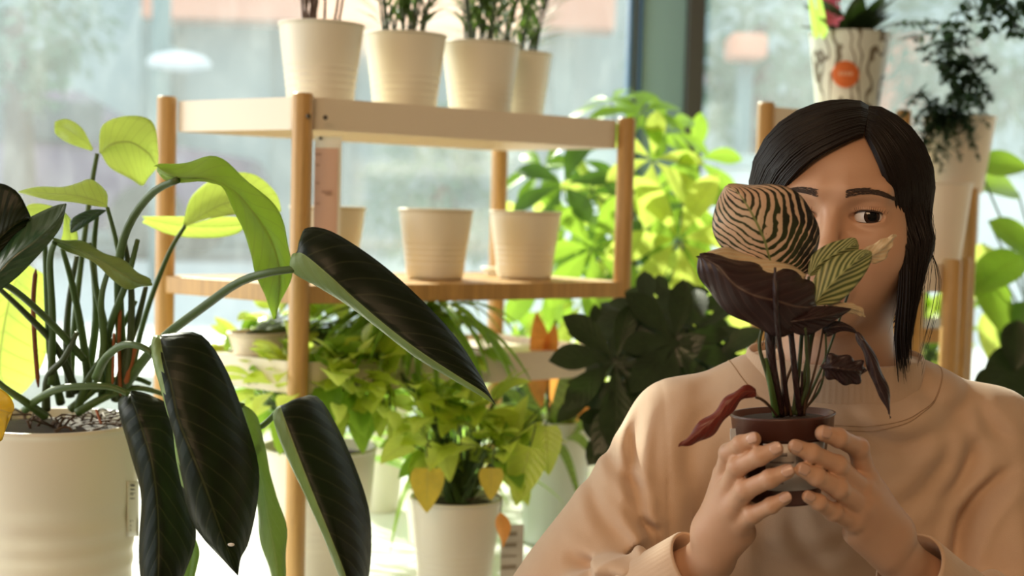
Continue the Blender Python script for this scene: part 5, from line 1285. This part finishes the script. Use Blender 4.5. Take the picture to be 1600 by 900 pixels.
# large striped leaf facing the camera
hl([(1133,290, 1135,290, 1138,289, 1.185,1.185,1.185), (1122,313, 1152,300, 1172,288, 1.19,1.18,1.19), (1113,340, 1168,322, 1215,289, 1.195,1.178,1.19), (1115,362, 1182,348, 1252,306, 1.195,1.178,1.192), (1128,388, 1194,375, 1276,345, 1.193,1.18,1.195),
    (1148,404, 1200,397, 1279,378, 1.19,1.182,1.196), (1170,416, 1205,412, 1274,405, 1.188,1.185,1.195), (1188,421, 1210,420, 1262,426, 1.188,1.187,1.192), (1205,424, 1215,426, 1236,430, 1.19,1.19,1.19)],
    [M_cal, M_purp], 'large face on leaf with pale pink stripes', [S0(-6), (1222,560,1.196), (1208,500,1.194), (1206,430,1.190), (1200,380,1.184), (1196,364,1.181)], (.0026, .0018), M_brown, bulge=.06, m=9, n=40, wav=.0015)
# the wide dark leaf, its purple underside to the camera
hl([(1090,398, 1092,400, 1094,399, 1.165,1.165,1.165), (1094,432, 1120,415, 1140,400, 1.165,1.155,1.17), (1112,464, 1148,445, 1168,412, 1.165,1.150,1.175), (1150,494, 1180,462, 1200,416, 1.165,1.148,1.178), (1192,518, 1214,470, 1232,424, 1.165,1.150,1.178), (1225,524, 1240,478, 1258,432, 1.168,1.156,1.178), (1258,515, 1262,480, 1268,446, 1.172,1.165,1.178), (1274,480, 1275,478, 1275,474, 1.175,1.175,1.175)],
    [M_purp, M_purp], 'wide dark purple leaf turned underside outwards', None, bulge=.10, m=8, n=34, wav=.003)
b = MB(); b.tube(pxcurve([(1211,418,1.152), (1212,470,1.147), (1216,520,1.160), (1224,580,1.185), (1232,648,1.20)], 18), [.0010, .0012]+[.0022]*16, 8); o = b.build('stalk', M_purp, hp_)
hl([(1098,398, 1099,398, 1100,396, 1.172,1.172,1.172), (1120,408, 1126,398, 1134,386, 1.166,1.170,1.18), (1150,424, 1154,410, 1162,396, 1.168,1.174,1.184), (1180,430, 1186,418, 1196,404, 1.170,1.176,1.186), (1225,438, 1228,426, 1236,414, 1.170,1.176,1.186), (1258,436, 1258,434, 1260,430, 1.180,1.181,1.182)],
    [M_cpale, M_purp], 'curled pale rim of the wide leaf', None, n=20, m=4)
hl([(1218,500, 1220,502, 1220,506, 1.162,1.162,1.162), (1236,486, 1240,502, 1240,520, 1.165,1.158,1.165), (1262,480, 1264,498, 1262,524, 1.168,1.158,1.168), (1290,478, 1292,494, 1286,512, 1.172,1.162,1.17), (1315,480, 1315,488, 1306,500, 1.175,1.17,1.172), (1330,482, 1330,483, 1328,485, 1.177,1.177,1.177)],
    [M_purp, M_purp], 'smaller dark leaf under the wide one', [S0(12), (1262,600,1.19), (1260,545,1.175), (1258,512,1.165)], n=20)
# variegated leaves on the face side
hl([(1262,428, 1264,430, 1266,432, 1.185,1.185,1.185), (1268,400, 1280,412, 1290,425, 1.19,1.184,1.188), (1292,382, 1302,398, 1312,412, 1.192,1.186,1.19), (1318,374, 1322,388, 1330,402, 1.195,1.188,1.192), (1336,372, 1336,382, 1340,392, 1.195,1.192,1.194), (1342,384, 1342,385, 1342,386, 1.195,1.195,1.195)],
    [M_cgreen, M_purp], 'pale green striped leaf behind the dark one', [S0(8), (1250,560,1.195), (1256,480,1.19), (1264,432,1.186)], n=24)
hl([(1270,474, 1272,476, 1274,478, 1.178,1.178,1.178), (1270,440, 1288,455, 1310,472, 1.182,1.176,1.180), (1290,410, 1312,430, 1338,446, 1.185,1.176,1.184), (1318,396, 1332,412, 1356,420, 1.188,1.180,1.186), (1345,390, 1350,398, 1362,402, 1.19,1.185,1.19), (1360,392, 1361,393, 1362,394, 1.19,1.19,1.19)],
    [M_cgreen, M_purp], 'green leaf with cream veins beside the cheek', [S0(14), (1262,560,1.19), (1270,500,1.182), (1274,478,1.178)], n=26)
hl([(1345,398, 1347,401, 1349,404, 1.192,1.192,1.192), (1352,388, 1362,398, 1370,412, 1.194,1.19,1.193), (1374,376, 1380,386, 1386,400, 1.196,1.192,1.195), (1392,368, 1393,374, 1394,382, 1.197,1.195,1.196), (1400,366, 1400,367, 1400,368, 1.198,1.198,1.198)],
    [M_cpale, M_purp], 'pale curled leaf tip reaching over the cheek', [S0(18), (1290,560,1.195), (1325,460,1.193), (1347,402,1.192)], (.0014, .0008), n=18, wav=.0015)
hl([(1286,470, 1288,474, 1290,476, 1.182,1.182,1.182), (1305,470, 1310,478, 1308,484, 1.184,1.181,1.184), (1328,474, 1332,482, 1332,490, 1.186,1.183,1.186), (1345,480, 1346,487, 1345,494, 1.188,1.186,1.188), (1352,494, 1352,495, 1352,496, 1.188,1.188,1.188)],
    [M_cpale, M_purp], 'small pale pink curled leaf', None, n=16, wav=.001)
b = MB(); b.tube(pxcurve([(1290,474,1.183), (1272,520,1.185), (1262,580,1.192), (1250,648,1.2)], 14), [.0007, .0014], 7); b.build('stalk', M_brown, hp_)
# hanging slender dark leaf
hl([(1284,515, 1286,517, 1286,520, 1.185,1.185,1.185), (1292,503, 1296,512, 1294,526, 1.183,1.180,1.183), (1312,502, 1316,510, 1312,518, 1.182,1.178,1.182), (1330,510, 1332,514, 1326,518, 1.182,1.180,1.182), (1338,518, 1338,519, 1336,521, 1.183,1.183,1.183)],
    [M_purp, M_purp], 'small folded dark leaf', [S0(16), (1280,610,1.195), (1290,560,1.188), (1290,520,1.184)], (.0013, .0009), n=16)
hl([(1336,518, 1338,519, 1340,519, 1.183,1.183,1.183), (1340,535, 1350,538, 1354,532, 1.182,1.177,1.181), (1352,560, 1362,565, 1370,562, 1.180,1.174,1.179), (1360,590, 1372,600, 1382,590, 1.178,1.172,1.177), (1376,620, 1383,624, 1391,620, 1.176,1.172,1.175), (1388,645, 1389,646, 1390,644, 1.174,1.174,1.174), (1391,654, 1391,654, 1391,654, 1.174,1.174,1.174)],
    [M_purp, M_purp], 'slender dark leaf hanging over the collar', None, n=26, wav=.001)
# crumpled small leaf
hl([(1283,572, 1284,575, 1285,578, 1.18,1.18,1.18), (1292,556, 1300,574, 1296,592, 1.18,1.17,1.18), (1312,553, 1314,576, 1314,598, 1.18,1.168,1.18), (1332,560, 1332,578, 1334,602, 1.18,1.17,1.18), (1346,564, 1345,578, 1346,592, 1.18,1.174,1.18), (1352,574, 1352,575, 1352,578, 1.18,1.18,1.18)],
    [M_purp, M_purp], 'crumpled dark leaf', [S0(18), (1268,625,1.195), (1280,598,1.186), (1288,588,1.182)], (.0008, .0006), M_brown, n=26, wav=.0022)
# burgundy leaf pointing down towards the shoulder
hl([(1180,606, 1181,612, 1180,619, 1.165,1.165,1.165), (1162,603, 1162,612, 1160,626, 1.163,1.158,1.162), (1140,617, 1138,628, 1142,645, 1.160,1.154,1.158), (1118,640, 1120,650, 1124,668, 1.158,1.152,1.156), (1094,660, 1097,670, 1104,686, 1.156,1.150,1.154), (1072,684, 1076,688, 1080,694, 1.154,1.150,1.153), (1060,698, 1060,698, 1061,698, 1.15,1.15,1.15)],
    [M_burg, M_burg], 'burgundy leaf pointing down past the pot', [(1214,650,1.19), (1200,632,1.178), (1190,624,1.170), (1181,621,1.166)], (.0012, .0011), M_brown, n=30, wav=.0015)
# the other stems
for pts, r0, r1, m in (([(1190,515,1.17), (1187,545,1.175), (1200,590,1.185), (1214,650,1.2)], .0012, .0022, M_stemd), ([(1203,505,1.18), (1205,560,1.185), (1212,600,1.19), (1222,650,1.2)], .0046, .0030, M_purp), ([(1196,560,1.18), (1204,600,1.185), (1213,650,1.198)], .0018, .0034, M_stem),
    ([(1232,520,1.185), (1240,560,1.19), (1228,600,1.195), (1228,650,1.2)], .0010, .0014, M_brown), ([(1236,520,1.18), (1242,580,1.188), (1250,650,1.2)], .0024, .0030, M_purp), ([(1262,520,1.18), (1262,580,1.188), (1256,650,1.2)], .0013, .0015, M_brown),
    ([(1286,515,1.185), (1278,560,1.19), (1262,620,1.197), (1256,650,1.2)], .0009, .0013, M_brown), ([(1253,580,1.19), (1253,650,1.2)], .0008, .0020, M_purp), ([(1215,520,1.18), (1222,560,1.185), (1230,620,1.195), (1236,650,1.2)], .0012, .0018, M_brown), ([(1225,575,1.19), (1223,650,1.2)], .0010, .0018, M_purp)):
    b = MB(); b.tube(pxcurve(pts, 14), [r0, r1], 8); b.build('stem', m, hp_)
# ------------------------------------------------------------------ light
w = bpy.data.worlds.new('world'); sc.world = w; w.use_nodes = True; nt = w.node_tree
for n in list(nt.nodes): nt.nodes.remove(n)
o_ = nt.nodes.new('ShaderNodeOutputWorld'); bg = nt.nodes.new('ShaderNodeBackground'); bg.inputs[0].default_value = (.80, .92, 1.0, 1); bg.inputs[1].default_value = 1.55
nt.links.new(bg.outputs[0], o_.inputs[0])
def light(name, kind, energy, col, loc, target=None, size=None, size_y=None, angle=None):
    l = bpy.data.lights.new(name, kind); l.energy = energy; l.color = col
    if size: l.shape = 'RECTANGLE'; l.size = size; l.size_y = size_y or size
    if angle is not None: l.angle = angle
    o = bpy.data.objects.new(name, l); COL.objects.link(o); o.location = loc
    d = (Vector(target)-Vector(loc)).normalized(); o.rotation_euler = d.to_track_quat('-Z', 'Y').to_euler(); return o
light('sun', 'SUN', 15.0, (1, .92, .76), (-4.6, 11, 7.3), (-.2, 2.2, .9), angle=R(2))
light('side_window_light', 'AREA', 34, (1, .95, .84), (-2.45, 2.1, 1.75), (.2, 1.8, 1.15), 1.5, 1.7)
light('warm_fill', 'AREA', 30, (1, .65, .38), (-.5, -.8, 2.5), (.3, 1.8, 1.1), 1.2, .8)  # added warm fill from above and behind the camera, no fixture modelled
